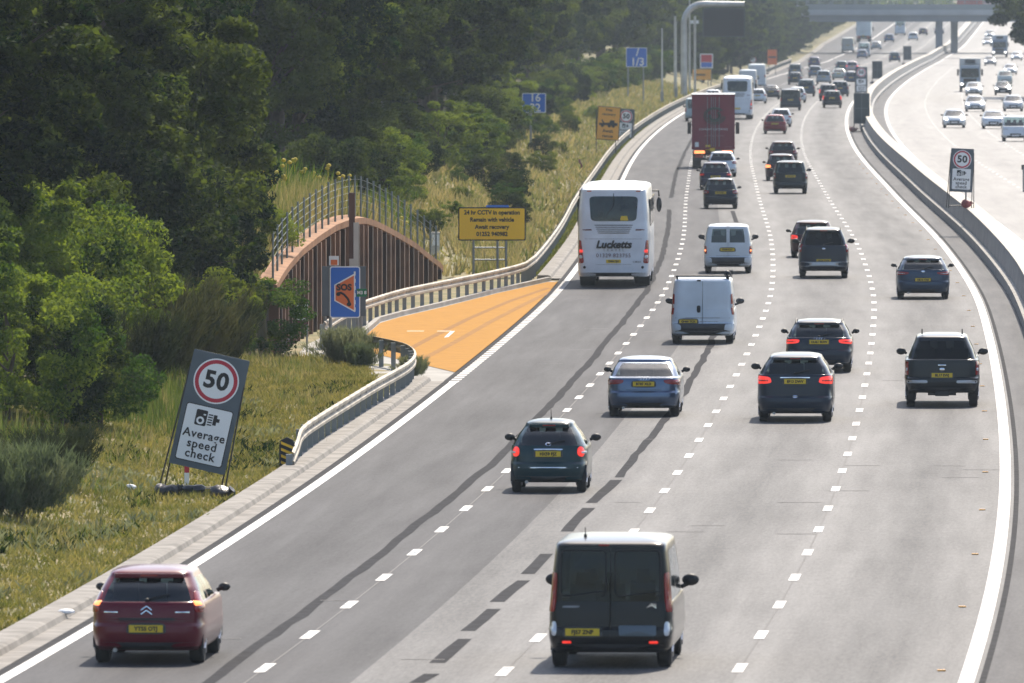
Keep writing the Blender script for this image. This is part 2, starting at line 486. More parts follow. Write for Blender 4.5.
# carriageways (offsets are metres right of the right-hand edge line)
strip('road', lambda Y: -14.42 - 0.30 - ext(Y), -9.15, 0.0, M['asph_l'])
strip('road', -9.15, 0.28, 0.0, M['asph_r'])
strip('central_reserve', 0.28, 3.2, 0.0, M['asph_m'])
strip('road', 3.2, 22.4, 0.0, M['asph_o'])
# joints and edge lines
strip('road_strip', -14.42 - 0.27, -14.42 - 0.13, 0.004, M['tar'], 100, 900)
strip('road_strip', 0.20, 0.30, 0.004, M['tar'], 100, 900)
for (a, b_) in ((-14.52, -14.30), (-0.11, 0.13)):
    if a < -10:
        strip('road_marking', a, b_, 0.008, M['white'], 100, 301)
        strip('road_marking', a, b_, 0.008, M['white'], 408, 2600)
    else: strip('road_marking', a, b_, 0.008, M['white'], 100, 2600)
strip('road_marking', 3.28, 3.50, 0.008, M['white'], 100, 2600)
strip('road_marking', 18.0, 18.2, 0.008, M['white'], 100, 2600)
def along(f, Y0, Y1, mod, ln, wd, name, m, z=0.008):
    b = MB(); Y = Y0
    while Y < Y1:
        o_ = f(Y) if callable(f) else f
        a, c = RX(Y) + o_, RX(Y + ln) + o_
        b.add([(a - wd / 2, Y, zr(Y) + z), (a + wd / 2, Y, zr(Y) + z), (c + wd / 2, Y + ln, zr(Y + ln) + z), (c - wd / 2, Y + ln, zr(Y + ln) + z)], [(0, 1, 2, 3)])
        Y += mod
    return tag(b.build(name, m, fix=False), kind='structure')
M['joint_l'] = mat('joint_light', (0.19, 0.185, 0.18), 0.9, spec=.1)
for k in (1, 2, 3):
    o_ = -WID[k]
    along(o_, 170.7 + 0.9 * (k % 2), 2400, 9.0, 2.3, 0.175, 'road_marking', M['white'])
    strip('road_strip', o_ - 0.014, o_ + 0.014, 0.004, M['joint_l'], 100, 420)
    sb = MB(); Y = 168 + 4.5
    while Y < 900:
        x = RX(Y) + o_
        sb.box((x, Y, 0.012), (0.13, 0.10, 0.016), head(Y)); Y += 18
    tag(sb.build('road_stud', M['clear']), kind='structure')
for o_ in (7.0, 10.65, 14.3): along(o_, 168, 2400, 9.0, 2.0, 0.15, 'road_marking', M['white'])
sb = MB(); Y = 172
while Y < 700: sb.box((RX(Y) - 0.42, Y, 0.014), (0.12, 0.12, 0.018), head(Y)); Y += 18
tag(sb.build('road_stud', M['samber']), kind='structure')
# rumble ribs of the line past the refuge
along(lambda Y: -14.41, 301, 408, 1.7, 1.05, 0.26, 'road_marking', M['white'])
# paler construction joints, tar bands, scuffs
def band(px, wd, name='tar_band', m=None, z=0.004, jag=0.0):
    pts = [ground(*p) for p in px]; P = []
    for i in range(len(pts) - 1):
        n = max(1, int((pts[i + 1][1] - pts[i][1]) / 2.5)) if pts[i + 1][1] > pts[i][1] else max(1, int((pts[i][1] - pts[i + 1][1]) / 2.5))
        for k in range(n):
            f = k / n; P.append((pts[i][0] * (1 - f) + pts[i + 1][0] * f, pts[i][1] * (1 - f) + pts[i + 1][1] * f))
    P.append(pts[-1]); b = MB()
    for (x, y) in P:
        j = rnd.uniform(-jag, jag)
        b.v += [(x - wd / 2 + j, y, zr(y) + z), (x + wd / 2 + j + rnd.uniform(-jag, jag), y, zr(y) + z)]
    for i in range(len(P) - 1): b.f.append((2 * i, 2 * i + 1, 2 * i + 3, 2 * i + 2)); b.m.append(0)
    return tag(b.build(name, m or M['tar'], fix=False), kind='structure')
M['tar2'] = mat('tar_seal', (0.026, 0.026, 0.030), 0.95, spec=.1, var=0.35, vscale=3)
band([(190,697),(260,644.7),(300,616),(325,595.6),(362.5,569),(390.6,547),(415.6,525),(440.6,506.6),(472,480),(490,466),(545,411),(589,363),(625,319.5),(647,290),(662,257),(668.5,228),(669,209.6)], 0.21, jag=0.025, m=M['tar2'])
band([(671,198),(676,173.5),(686,150),(697,130)], 0.21, jag=0.025, m=M['tar2'])
for s_ in ([(416,683),(431,674)],[(436,663),(465.6,639)],[(469,631),(495,609)],[(497,602),(523.5,580.6)],[(526.5,574),(547,554)],[(565.6,531.6),(589,508)],[(592,503),(615.6,480)]):
    band(s_, 0.24, jag=0.02, m=M['tar2'])
band([(618,477.5),(636,455),(662,424),(684,393),(709.5,347),(722,310),(731,270)], 0.20, jag=0.03, m=M['tar2'])
band([(732.5,211),(736.4,222.5)][::-1], 0.2, m=M['tar2'])
rnd2 = random.Random(3)
sc_ = MB()
for k in range(45):
    Y = rnd2.uniform(170, 420); o_ = -rnd2.uniform(0.5, 14); x = RX(Y) + o_; ln = rnd2.uniform(0.3, 0.9); a = rnd2.uniform(-.1, .1)
    sc_.add([(x, Y, .005), (x + ln, Y + a, .005), (x + ln, Y + a + .12, .005), (x, Y + .12, .005)], [(0, 1, 2, 3)])
tag(sc_.build('road_scuff', M['joint_l'], fix=False), kind='structure')
for Yj in (1700, 1830):  # darker strips laid straight across both carriageways
    b = MB(); b.add([(RX(Yj) - 20, Yj, zr(Yj) + .012), (RX(Yj) + 20, Yj, zr(Yj) + .012), (RX(Yj) + 20, Yj + 7, zr(Yj + 7) + .012), (RX(Yj) - 20, Yj + 7, zr(Yj + 7) + .012)], [(0, 1, 2, 3)])
    tag(b.build('road_strip', M['asph_m'], fix=False, uv=[(0, 0), (40, 0), (40, 7), (0, 7)]), kind='structure')

# ---------------------------------------------------------------- concrete channel and kerb
def kerb(Y0, Y1, name='kerb'):
    path = []; Y = Y0
    while Y < Y1: path.append((LX(Y) - ext(Y), Y, zr(Y))); Y += 4 if Y < 600 else 12
    path.append((LX(Y1) - ext(Y1), Y1, zr(Y1)))
    b = MB(); b.sweep(path, [(-0.27, 0.010), (-0.62, 0.012), (-0.66, 0.10), (-0.74, 0.13), (-1.12, 0.13), (-1.16, -0.1), (-0.27, -0.1)])
    return tag(b.build(name, M['conc'], smooth=False), kind='structure')
kerb(110, 302); kerb(412, 2400)
# surfacing of the refuge
def pave(px, z, name, m, hold=0.0):
    pts = [ground(*p) for p in px]
    b = MB(); b.v = [(x, y, z) for x, y in pts]; b.f = [list(range(len(pts)))]; b.m = [0]
    return tag(b.build(name, m, fix=False), kind='structure')
pave([(566,283),(551,280.5),(530,284),(486,292),(440,302),(400,310.5),(362,322),(330,333),(305,345),(296,357),(325,362),(345,368),(372,380),(404,390),(440,384),(461,375.5),(499,347),(530,318)][::-1], -0.012, 'refuge_paving', M['conc_p'])
OR = [(560,281.8),(547.5,282),(498,293),(441,307.5),(400,317),(380,323),(367,334),(362,345),(368,352),(395,358.5),(412,361.5),(425,365),(459,373),(467,368),(498,346),(521,321)]
pave(OR[::-1], 0.0, 'refuge_surfacing', M['orange'])
band([(404,352),(430,338),(470,318),(510,301),(548,288)], .22, 'tyre_mark', mat('tyre_mark', (.27, .14, .045), .9, spec=.1, var=.15, vscale=2), z=.003)
band([(425,358),(455,342),(492,321),(527,303),(556,289)], .22, 'tyre_mark', mat('tyre_mark', (.29, .15, .045), .9, spec=.1, var=.15, vscale=2), z=.003)
# raised kerb on its far side
kp = [ground(*p) for p in [(549,280.6),(530,284.8),(498,291.8),(441,306),(400,315.5),(378,321.5),(364,333.5),(358,345)]]
b = MB(); b.sweep([(x, y, 0) for x, y in kp], [(-.08, -.05), (.12, -.05), (.12, .10), (.08, .13), (-.08, .13)])
tag(b.build('kerb', M['conc_p']), kind='structure')
M['worn_w'] = mat('worn_line', (0.50, 0.36, 0.20), 0.7, var=0.2, vscale=4)
pave([(444,337.6),(448.5,337),(455,331),(450.5,331.4)], 0.004, 'road_marking', M['white'])
for a, b_ in ((407, 424), (437, 452)): pave([(a, 331.5), (b_, 331.5), (b_, 330.8), (a, 330.8)], 0.004, 'road_marking', M['worn_w'])
pave([(452.2, 381),(456.5,381),(700,381),(700,381.4),(452,381.4)], -0.02, 'road_strip', M['tar'])

# ---------------------------------------------------------------- central concrete barrier
path = []; Y = 110.0
while Y < 2500: path.append((RX(Y), Y, zr(Y))); Y += 5 if Y < 900 else 15
root = empty('concrete_barrier', (RX(300), 300, 0))
tag(root, 'long grey concrete barrier curving between the two carriageways', 'barrier')
loc = [(p[0] - RX(300), p[1] - 300, p[2]) for p in path]
b = MB(); b.sweep(loc, [(1.12, 0), (1.12, .30), (1.16, .36), (1.30, .40), (1.38, 1.14), (1.42, 1.16), (1.96, 1.16), (2.0, 1.12), (2.08, .38), (2.24, .3), (2.24, 0)])
b.build('wall', M['conc_d'], root)
b = MB(); b.sweep(loc, [(1.10, .34), (1.10, .385), (1.27, .415), (1.27, .40)])
b.build('ledge', M['conc_p'], root)
b = MB(); b.sweep(loc, [(1.36, 1.163), (1.36, 1.19), (2.02, 1.19), (2.02, 1.163)])
b.build('coping', mat('coping_concrete', (.50, .465, .41), .85, spec=.15, var=.12, vscale=1), root)

# ---------------------------------------------------------------- steel guardrails
WBEAM = [(0.0, -.155), (.05, -.12), (.05, -.06), (.0, -.02), (.0, .02), (.05, .06), (.05, .12), (.0, .155), (-.012, .155), (.034, .12), (.034, .06), (-.016, .02), (-.016, -.02), (.034, -.06), (.034, -.12), (-.012, -.155)]
def resample(pts, d):
    out = [Vector(pts[0])]; acc = 0
    for i in range(len(pts) - 1):
        a, c = Vector(pts[i]), Vector(pts[i + 1]); L = (c - a).length; q = d - acc
        while q < L: out.append(a.lerp(c, q / L)); q += d
        acc = (acc + L) % d
    return out
def spline(pts, n=8):
    """rounded path through survey points"""
    P = [Vector(p) for p in pts]; out = []
    for i in range(len(P) - 1):
        p0, p1, p2, p3 = P[max(0, i - 1)], P[i], P[i + 1], P[min(len(P) - 1, i + 2)]
        for k in range(n):
            t = k / n
            out.append(0.5 * ((2 * p1) + (p2 - p0) * t + (2 * p0 - 5 * p1 + 4 * p2 - p3) * t * t + (3 * p1 - p0 - 3 * p2 + p3) * t ** 3))
    out.append(P[-1]); return out
def guardrail(path, spacing, label, m, heights, maxposts, postm, flip=1, dbl=True):
    o0 = path[0].copy(); root = empty('guardrail', o0)
    tag(root, label, 'guardrail')
    P = [p - o0 for p in path]
    for h in heights:
        b = MB(); prof = [(flip * (a + .07), z_ + h) for a, z_ in WBEAM]
        b.sweep(P, prof); b.build('beam', m, root)
    pp = resample(P, spacing); first = None
    for i, p in enumerate(pp[:maxposts]):
        if first is None:
            b = MB(); b.box((0, 0, .30), (.13, .10, .84)); b.box((flip * .055, 0, heights[0]), (.05, .12, .22))
            first = b.build('post', postm, root); first.location = p
        else:
            q = first.copy(); COL.objects.link(q); q.parent = root; q.location = p
    if len(pp) > maxposts:
        b = MB()
        for p in pp[maxposts:]: b.box((p.x, p.y, p.z + .3), (.12, .10, .84))
        q = b.build('post', postm, root); q['kind'] = 'stuff'
    return root
# far rail: along the back of the refuge, then beside the verge to the horizon
pts = [(*ground(a, b_), 0) for a, b_ in [(322,349),(338,338),(352,330.5),(366,324.5),(400,313.5),(440,304.5),(486,294.5),(512,288),(524,284)]]
tail = []; Y = 414.0
while Y < 1750:
    tail.append((LX(Y) - ext(Y) - float(np.interp(Y, [414, 430, 520, 900], [1.32, 1.34, 1.55, 1.3])), Y, zr(Y) + 0.02)); Y += 12
far_path = spline([p for p in pts if p[1] < 412], 6) + [Vector(p) for p in tail]
guardrail(far_path, 2.4, 'long pale steel guardrail behind the orange refuge and on up the verge', M['galv_o'], [0.64], 90, M['post'])
# lower second beam behind the refuge only
pts2 = spline([p for p in pts if 321 < p[1] < 428], 6)
# near rail: ramped end, straight run, then curls round into the refuge
npx = [(289,471,-.36),(294,466.5,-.18),(299,462,0),(317,448,0),(345,429.5,0),(372,412,0),(395,398.5,0),(406,391,0),(411.5,384,0),(410.5,377.5,0),(403,372,0),(391,368.5,0),(373,364.5,0),(353,360,0),(336,354,0)]
npts = [(*ground(a, b_), c) for a, b_, c in npx]
near_path = spline(npts, 6)
guardrail(near_path, 2.4, 'short steel guardrail with ramped end curling round into the orange refuge', M['galv_o'], [0.62], 90, M['post'])
mk = ground(288.5, 466)
root = empty('hazard_marker', (mk[0], mk[1] - 1.6, 0)); tag(root, 'black and yellow striped marker post at the guardrail end', 'marker post')
b = MB(); b.plate([(-.17, -.1), (.17, -.1), (.17, .52), (.13, .63), (.0, .69), (-.13, .63), (-.17, .52)], 0, .05); b.build('board', M['ink'], root)
b = MB()
for k in range(4):
    z0 = .03 + k * .14; b.plate([(-.13, z0 + .09), (.13, z0 - .02), (.13, z0 + .04), (-.13, z0 + .15)], -.004, .004)
b.build('stripe', M['syellow'], root)
mb = MB(); mb.box((0, .12, .15), (.25, .2, .62)); mb.build('rail_end', M['dark'], root)

# ---------------------------------------------------------------- sheet pile wall with timber capping, fence on top
o0 = Vector((WF[7][0], WF[7][1], 0))
root = empty('retaining_wall', o0); tag(root, 'brown sheet pile retaining wall with arched top behind the refuge', 'retaining wall')
dense = []
for i in range(len(WF) - 1):
    a, c = WF[i], WF[i + 1]
    n = max(2, int(math.hypot(a[0] - c[0], a[1] - c[1]) / 0.3))
    for k in range(n): f = k / n; dense.append(tuple(a[q] * (1 - f) + c[q] * f for q in range(3)))
dense.append(WF[-1])
def dsm(idx):
    a = np.array([p[idx] for p in dense]); k = np.ones(9) / 9; return np.convolve(np.pad(a, 4, 'edge'), k, 'valid')
dx, dy, dh = dsm(0), dsm(1), dsm(2)
b = MB(); acc = 0.0; rows = []
for i in range(len(dx)):
    if i: acc += math.hypot(dx[i] - dx[i - 1], dy[i] - dy[i - 1])
    rows.append((dx[i] - o0.x, dy[i] - o0.y, dh[i], acc))
T = rows[-1][3]
def wall_at(a):
    A = [r[3] for r in rows]; return tuple(float(np.interp(a, A, [r[q] for r in rows])) for q in range(3))
def wall_n(a):
    p, q = wall_at(max(0, a - .5)), wall_at(min(T, a + .5)); tx, ty = q[0] - p[0], q[1] - p[1]; L = math.hypot(tx, ty); return (ty / L, -tx / L)
NP = 38; pit = T / NP
# back sheet
for r in rows: b.v += [(r[0], r[1], -.1), (r[0], r[1], r[2] + .02)]
for i in range(len(rows) - 1): b.f.append((2 * i, 2 * i + 2, 2 * i + 3, 2 * i + 1)); b.m.append(0)
b.build('sheeting', M['rust'], root)
M['rust_sunlit'] = mat('rusty_flange_sunlit', (0.11, 0.058, 0.038), 0.8, vscale=0.9, col2=(0.26, 0.145, 0.085))  # sunlit look of the flanges put into a lighter rust colour
for k in range(NP):
    a = (k + .5) * pit; p = wall_at(a); nx, ny = wall_n(a)
    if nx > 0 and ny > 0: pass
    # flange column stands 0.2 m proud, towards the road
    sgn = 1 if (nx * 1 + ny * -1) > 0 else -1
    nx, ny = nx * sgn, ny * sgn
    q = MB(); ang = math.atan2(ny, nx)
    q.box((0, 0, p[2] / 2 - .03), (.30, .34, p[2] + .04), ang)
    c = q.build('pile', M['rust_sunlit'] if k % 3 else M['rust'], root); c.location = (p[0] + nx * .17, p[1] + ny * .17, 0)
b = MB(); vs = []
for r in rows: vs.append(r)
K = len(vs)
for i, r in enumerate(vs):
    nx, ny = wall_n(r[3]); sgn = 1 if (nx - ny) > 0 else -1; nx *= sgn; ny *= sgn
    for (d, z_) in ((.30, 0.02), (.30, .22), (-.25, .32), (-.25, 0.0)): b.v.append((r[0] + nx * d, r[1] + ny * d, r[2] + z_))
for i in range(K - 1):
    for k in range(4): b.f.append((4 * i + k, 4 * i + (k + 1) % 4, 4 * i + 4 + (k + 1) % 4, 4 * i + 4 + k)); b.m.append(0)
b.f += [(0, 1, 2, 3), tuple(4 * K - 4 + q for q in (3, 2, 1, 0))]; b.m += [0, 0]
b.build('capping', M['timber'], root)

root = empty('fence', o0); tag(root, 'thin steel post and wire fence along the top of the arched brown wall', 'fence')
M['fence'] = mat('fence_steel', (0.16, 0.20, 0.21), 0.5, 0.4)
NF = 28; tops = []
for k in range(NF):
    a = (k + .3) / NF * T; p = wall_at(a); nx, ny = wall_n(a); sgn = 1 if (nx - ny) > 0 else -1
    x, y, z = p[0] + nx * sgn * .1, p[1] + ny * sgn * .1, p[2] + .1
    q = MB(); q.bar((0, 0, 0), (0, 0, 1.5), .034, n=6); c = q.build('post', M['fence'], root); c.location = (x, y, z)
    tops.append(Vector((x, y, z)))
b = MB()
for h in (.5, .72, .94, 1.16, 1.38): b.tube([t + Vector((0, 0, h)) for t in tops], .006, n=4)
b.build('wire', M['fence'], root)

# ---------------------------------------------------------------- far bridge
BY = 1900.0; BZ = zr(BY)
root = empty('road_bridge', (RX(BY) + 2, BY, BZ)); tag(root, 'pale concrete road bridge crossing high over both carriageways', 'bridge')
M['bridge'] = mat('bridge_concrete', (0.36, 0.38, 0.40), 0.8, var=0.1, vscale=0.3)
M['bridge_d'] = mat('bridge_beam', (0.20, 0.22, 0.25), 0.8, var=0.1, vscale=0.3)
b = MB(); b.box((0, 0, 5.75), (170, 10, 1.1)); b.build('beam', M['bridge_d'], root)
b = MB(); b.box((0, 0, 6.75), (170, 11.4, .9)); b.build('deck', M['bridge'], root)
for y in (-5.6, 5.6):
    b = MB()
    for x in np.arange(-85, 85.1, 2.0): b.box((x, y, 7.95), (.12, .16, 1.5))
    b.box((0, y, 7.65), (170, .1, .95)); b.box((0, y, 8.75), (170, .2, .14)); b.box((0, y, 8.4), (170, .1, .08))
    b.build('parapet', M['post'], root)
for (x, y) in ((-1.2, -3.6), (1.6, 3.6)):
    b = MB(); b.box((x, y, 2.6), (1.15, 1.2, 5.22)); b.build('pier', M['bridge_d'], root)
# a red lorry on it
root = empty('van', (RX(BY) + 5.5, BY - 3.2, BZ + 7.2)); tag(root, 'blurred red truck crossing on top of the far bridge', 'truck')
b = MB(); b.box((0.4, 0, 1.25), (4.2, 2.2, 1.7)); b.build('box', mat('bridge_truck_red', (0.45, .06, .05), .5), root)
b = MB(); b.box((3.3, 0, .95), (1.4, 2.1, 1.4), taper=.85); b.build('cab', mat('bridge_truck_cab', (0.55, .4, .4), .5), root)
b = MB(); b.box((0.6, 0, .35), (6.4, 1.9, .3)); b.build('chassis', M['dark'], root)
for x in (-1, 3): 
    b = MB(); b.lathe_x((0, 0, 0), [(-.95, .4), (.95, .4)], 12); c = b.build('wheel', M['rubber'], root); c.location = (x, 0, .4); c.rotation_euler = (0, 0, math.pi / 2)
root.name = 'truck'

# ---------------------------------------------------------------- signs
def at_t(Y, t, dz=0): return (LX(Y) - t, Y, tz(Y, t) + dz)
def pict_camera(root, cx, cz, k, front):
    """speed camera pictogram: body, lens, bellows lines"""
    b = MB(); b.plate([(cx + k * x, cz + k * z) for x, z in rrect(-.30, -.20, .02, .24, .04)], front, .004)
    b.plate([(cx + k * x, cz + k * z) for x, z in [(.20, -.12), (.30, -.12), (.30, -.02), (.38, -.02), (.38, .08), (.30, .08), (.30, .17), (.20, .17)]], front, .004)
    for q in range(5): z0 = -.15 + q * .07; b.plate([(cx + k * x, cz + k * z) for x, z in [(.05, z0), (.18, z0), (.18, z0 + .035), (.05, z0 + .035)]], front, .004)
    b.build('pictogram', M['ink'], root)
    b = MB(); o_ = circ(cx - k * .15, cz - k * .06, k * .11, 24); i_ = circ(cx - k * .15, cz - k * .06, k * .055, 24)
    b.add([(x, front - .004, z) for x, z in o_] + [(x, front - .004, z) for x, z in i_], [(q, (q + 1) % 24, 24 + (q + 1) % 24, 24 + q) for q in range(24)])
    b.plate([(cx + k * x, cz + k * z) for x, z in [(-.09, .10), (-.02, .10), (-.02, .14), (-.09, .14)]], front - .004, .003)
    b.build('lens_ring', M['swhite'], root, fix=False)

def speed_sign(loc, W, H, tilt, label, leg=.55, yaw=0.0, legs=True, bags=True, cat='road sign'):
    root = empty('speed_sign', loc, yaw); tag(root, label, cat)
    fr = empty('x', (0, 0, 0)); COL.objects.unlink(fr); bpy.data.objects.remove(fr)
    def T_(o): o.rotation_euler = (R(-6) if False else 0, tilt, 0)
    piv = MB(); piv.plate([(x, z) for x, z in rrect(-W / 2, leg, W / 2, leg + H, .03)], 0, .035)
    panel = piv.build('panel', M['sgrey'], root)
    panel.rotation_euler = (0, tilt, 0)
    rc = leg + H - W * .475; rr = W * .375
    b = MB(); b.plate(circ(0, rc, rr + .03, 48), -.006, .006); b.build('disc_edge', M['swhite'], panel)
    b = MB(); b.plate(circ(0, rc, rr, 48), -.010, .004); b.build('disc_ring', M['sred'], panel)
    b = MB(); b.plate(circ(0, rc, rr * .82, 48), -.014, .004); b.build('disc', M['swhite'], panel)
    text('numeral', '50', W * .42, M['ink'], panel, 0, -.017, rc, bold=.035, space=1.06, sx=1.02)
    z0, z1 = leg + .05 * H, leg + H * .545
    b = MB(); b.plate(rrect(-W * .42, z0, W * .42, z1, .05), -.006, .006); b.build('plate_edge', M['ink'], panel)
    b = MB(); b.plate(rrect(-W * .405, z0 + .018, W * .405, z1 - .018, .045), -.010, .004); b.build('sub_plate', M['swhite'], panel)
    hh = z1 - z0
    pict_camera(panel, -W * .03, z0 + hh * .77, hh * .62, -.014)
    for i, s_ in enumerate(('Average', 'speed', 'check')):
        text('lettering', s_, hh * .205, M['ink'], panel, 0, -.014, z0 + hh * (.49 - .175 * i), bold=.018, space=1.1)
    b = MB()
    for s_ in (-1, 1):
        for (y1, dx_) in ((-.05, .03), (.75, .0)):
            x = s_ * (W / 2 + dx_) + s_ * .07 * (y1 < 0)
            b.bar((x, y1 if legs else .05, 0), (s_ * W / 2 + math.sin(tilt) * (leg + H * .9), .03, leg + H * .9), .018, n=6)
        b.bar((s_ * (W / 2 + .02), -.05, .04), (s_ * (W / 2 + .02), .75, .04), .018, n=6)
    b.bar((-W / 2, .75, .1), (W / 2, .75, .1), .018, n=6); b.bar((-W / 2, 0, .1), (W / 2, 0, .1), .018, n=6)
    b.build('frame', M['black'], root)
    return root
def sandbag(loc, d, yaw, label, m=None, group=None):
    b = MB(); b.ball((0, 0, d[2] / 2), d, 14, 8)
    for i, v in enumerate(b.v):
        n_ = mnoise.noise(Vector(v) * 4 + Vector(loc)); b.v[i] = (v[0] * (1 + .2 * n_), v[1] * (1 + .2 * n_), max(0, v[2] * (1 + .3 * n_)))
    b.bar((d[0] * .42, 0, d[2] * .5), (d[0] * .56, 0, d[2] * .75), .05, .09, 7)
    o = b.build('sandbag', m or M['bag'], smooth=True); o.location = loc; o.rotation_euler = (0, 0, yaw)
    tag(o, label, 'sandbag', group); return o
M['bag'] = mat('sack_plastic', (0.02, 0.02, 0.022), 0.35, var=.3, vscale=8, bump=.5, bscale=12)
X, Yc = ground(191, 494)
speed_sign((X, Yc, tz(Yc, LX(Yc) - X)), 1.17, 2.40, R(12.7), 'large tilted 50 average speed check sign on the near grass verge', leg=.52)
for i, (px, d, y) in enumerate([(166, (.55, .4, .28), -.3), (193, (.5, .4, .2), .4), (221, (.45, .38, .26), -.2)]):
    x, yy = ground(px, 497 + (1, -2, 2)[i]); sandbag((x, yy, tz(yy, LX(yy) - x)), d, (.3, 2.8, -.4)[i], ('small round black sandbag at the left foot of the near speed sign', 'long flat black sandbag in the middle under the near speed sign', 'plump black sandbag at the right foot of the near speed sign')[i])
x, yy = ground(184, 490); root = empty('marker_post', (x, yy + 2, tz(yy, LX(yy) - x))); tag(root, 'short red and white stake behind the near speed sign', 'marker post')
b = MB(); b.box((0, 0, .15), (.10, .03, .32)); b.build('lower_band', M['swhite'], root)
b = MB(); b.box((0, 0, .60), (.10, .03, .58)); b.build('upper_band', M['sred'], root)

# emergency phone sign
sx_, sy_ = ground(345, 352); S = scale_at(sy_)
root = empty('emergency_phone_sign', (sx_, sy_, 0)); tag(root, 'blue SOS emergency phone sign with orange panel on two posts', 'road sign')
W_, H_ = 30.5 / S, 51.5 / S; zc = CAMH - (292 + 3) / S
b = MB(); b.plate(rrect(-W_ / 2, zc - H_ / 2, W_ / 2, zc + H_ / 2, .07), 0, .03); pn = b.build('panel', M['swhite'], root)
b = MB(); b.plate(rrect(-W_ / 2 + .03, zc - H_ / 2 + .03, W_ / 2 - .03, zc + H_ / 2 - .03, .05), -.006, .006); b.build('face', M['sblue'], pn)
u = W_ / 106
def sp(pts): return [((x - 53) * u, zc + (88 - y) * u) for x, y in pts]
b = MB(); b.plate(sp([(88, 22), (88, 158), (16, 118), (16, 62)]), -.010, .004); b.build('border', M['swhite'], pn)
b = MB(); b.plate(sp([(84, 30), (84, 150), (20, 116), (20, 65)]), -.014, .004); b.build('bay_shape', M['sorange'], pn)
b = MB()
for k in range(6): b.plate(sp([(84, 16 + k * 25), (90, 16 + k * 25), (90, 30 + k * 25), (84, 30 + k * 25)]), -.018, .004)
b.build('dashes', M['swhite'], pn)
text('lettering', 'SOS', 30 * u, M['ink'], pn, (50 - 53) * u, -.018, zc + 16 * u, bold=.05)
b = MB(); c0 = sp([(28, 92), (50, 96), (64, 112), (70, 130)])
b.tube([(x, -.018, z) for x, z in [c0[0], ((c0[0][0] + c0[1][0]) / 2, c0[0][1] + 2 * u), c0[1], c0[2], c0[3]]], 3.8 * u, n=8)
b.ball((c0[0][0] + 2 * u, -.018, c0[0][1] - 3 * u), (15 * u, .03, 13 * u)); b.ball((c0[3][0] - 3 * u, -.018, c0[3][1]), (16 * u, .03, 14 * u)); b.build('handset', M['ink'], pn)
for x in (-.42, .36):
    b = MB(); b.bar((x, .09, -.1), (x, .09, zc + H_ / 2 - .1), .05, n=10); b.build('post', M['post'], root)
b = MB(); b.plate(rrect(.38 * W_, zc - .13, .72 * W_, zc + .10, .02), -.03, .015); tg = b.build('location_plate', M['sgreen'], root)
text('lettering', 'M3 8', .13, M['swhite'], tg, .55 * W_, -.035, zc - .015, bold=.03)
b = MB(); b.plate(rrect(-W_ / 2 - .02, zc + H_ / 2 + .03, -W_ / 2 + .26, zc + H_ / 2 + .30, .01), .05, .02); c = b.build('top_plate', M['swhite'], root)
b = MB(); b.plate(rrect(-W_ / 2 + .03, zc + H_ / 2 + .04, -W_ / 2 + .22, zc + H_ / 2 + .19, .01), .045, .004); b.build('top_patch', M['sorange'], c)
# grey-backed cabinets behind it
sx2, sy2 = ground(344, 347)
root = empty('blank_sign', (sx2, sy2, 0)); tag(root, 'pair of plain dark grey sign backs standing behind the SOS sign', 'road sign')
S2 = scale_at(sy2)
for (a, c_) in ((322, 345), (345, 366.5)):
    xa, xb = (a - 512) / S2 - sx2, (c_ - 512) / S2 - sx2; z1, z0 = CAMH - (266 + 3) / S2, CAMH - (316 + 3) / S2
    b = MB(); b.plate([(xa, z0), (xb - .02, z0), (xb - .02, z1), (xa, z1)], 0, .05); b.build('panel', M['sgrey'], root)
    b = MB(); xm = xa + .08 if a < 340 else xb - .16; b.bar((xm, .08, -.1), (xm, .08, z1 - .05), .05, n=10); b.build('post', M['post'], root)
# tall pole
px_, py_ = ground(352, 318); S2 = scale_at(py_)
root = empty('pole', (px_, py_, 0)); tag(root, 'tall slim grey pole with a brown top in front of the arched wall', 'pole')
h2 = CAMH - (194 + 3) / S2
b = MB(); b.box((0, 0, h2 * .5 - 1.0), (.17, .17, h2 - 1.9)); b.build('shaft', M['galv'], root)
b = MB(); b.box((0, 0, h2 - 1.0), (.19, .19, 2.1)); b.build('top_shaft', M['timber'] if False else mat('pole_brown', (.10, .05, .035), .7), root)
b = MB(); b.plate([(.05, h2 - 2.3), (.22, h2 - 2.3), (.22, h2 - .9), (.05, h2 - .9)], -.12, .03); b.build('side_plate', M['galv'], root)
# small footpath signs
px_, py_ = ground(301, 352); S2 = scale_at(py_)
root = empty('footpath_sign', (px_, py_, tz(py_, LX(py_) - px_))); tag(root, 'small white and burgundy sign on two thin posts beside the green shrub', 'sign')
tzv = tz(py_, LX(py_) - px_)
def zz(y, S_, base=0): return CAMH - (y + 3) / S_ - base
b = MB(); b.plate([(-.17, zz(313.5, S2, tzv)), (.20, zz(313.5, S2, tzv)), (.20, zz(303, S2, tzv)), (-.17, zz(303, S2, tzv))], 0, .03); p1 = b.build('upper_panel', M['swhite'], root)
b = MB(); b.ball((.02, -.01, zz(308, S2, tzv)), (.17, .02, .2)); b.build('symbol', M['ink_g'], p1)
b = MB(); b.plate([(-.17, zz(324, S2, tzv)), (.20, zz(324, S2, tzv)), (.20, zz(314, S2, tzv)), (-.17, zz(314, S2, tzv))], 0, .03); p2 = b.build('lower_panel', M['burg'], root)
b = MB()
b.plate([(-.12, zz(320, S2, tzv)), (.15, zz(320, S2, tzv)), (.15, zz(318, S2, tzv)), (-.12, zz(318, S2, tzv))], -.004, .004)
b.build('lettering', M['swhite'], p2)
b = MB(); b.bar((.17, .05, -.1), (.17, .05, zz(303, S2, tzv)), .03, n=8); b.build('post', M['post'], root)
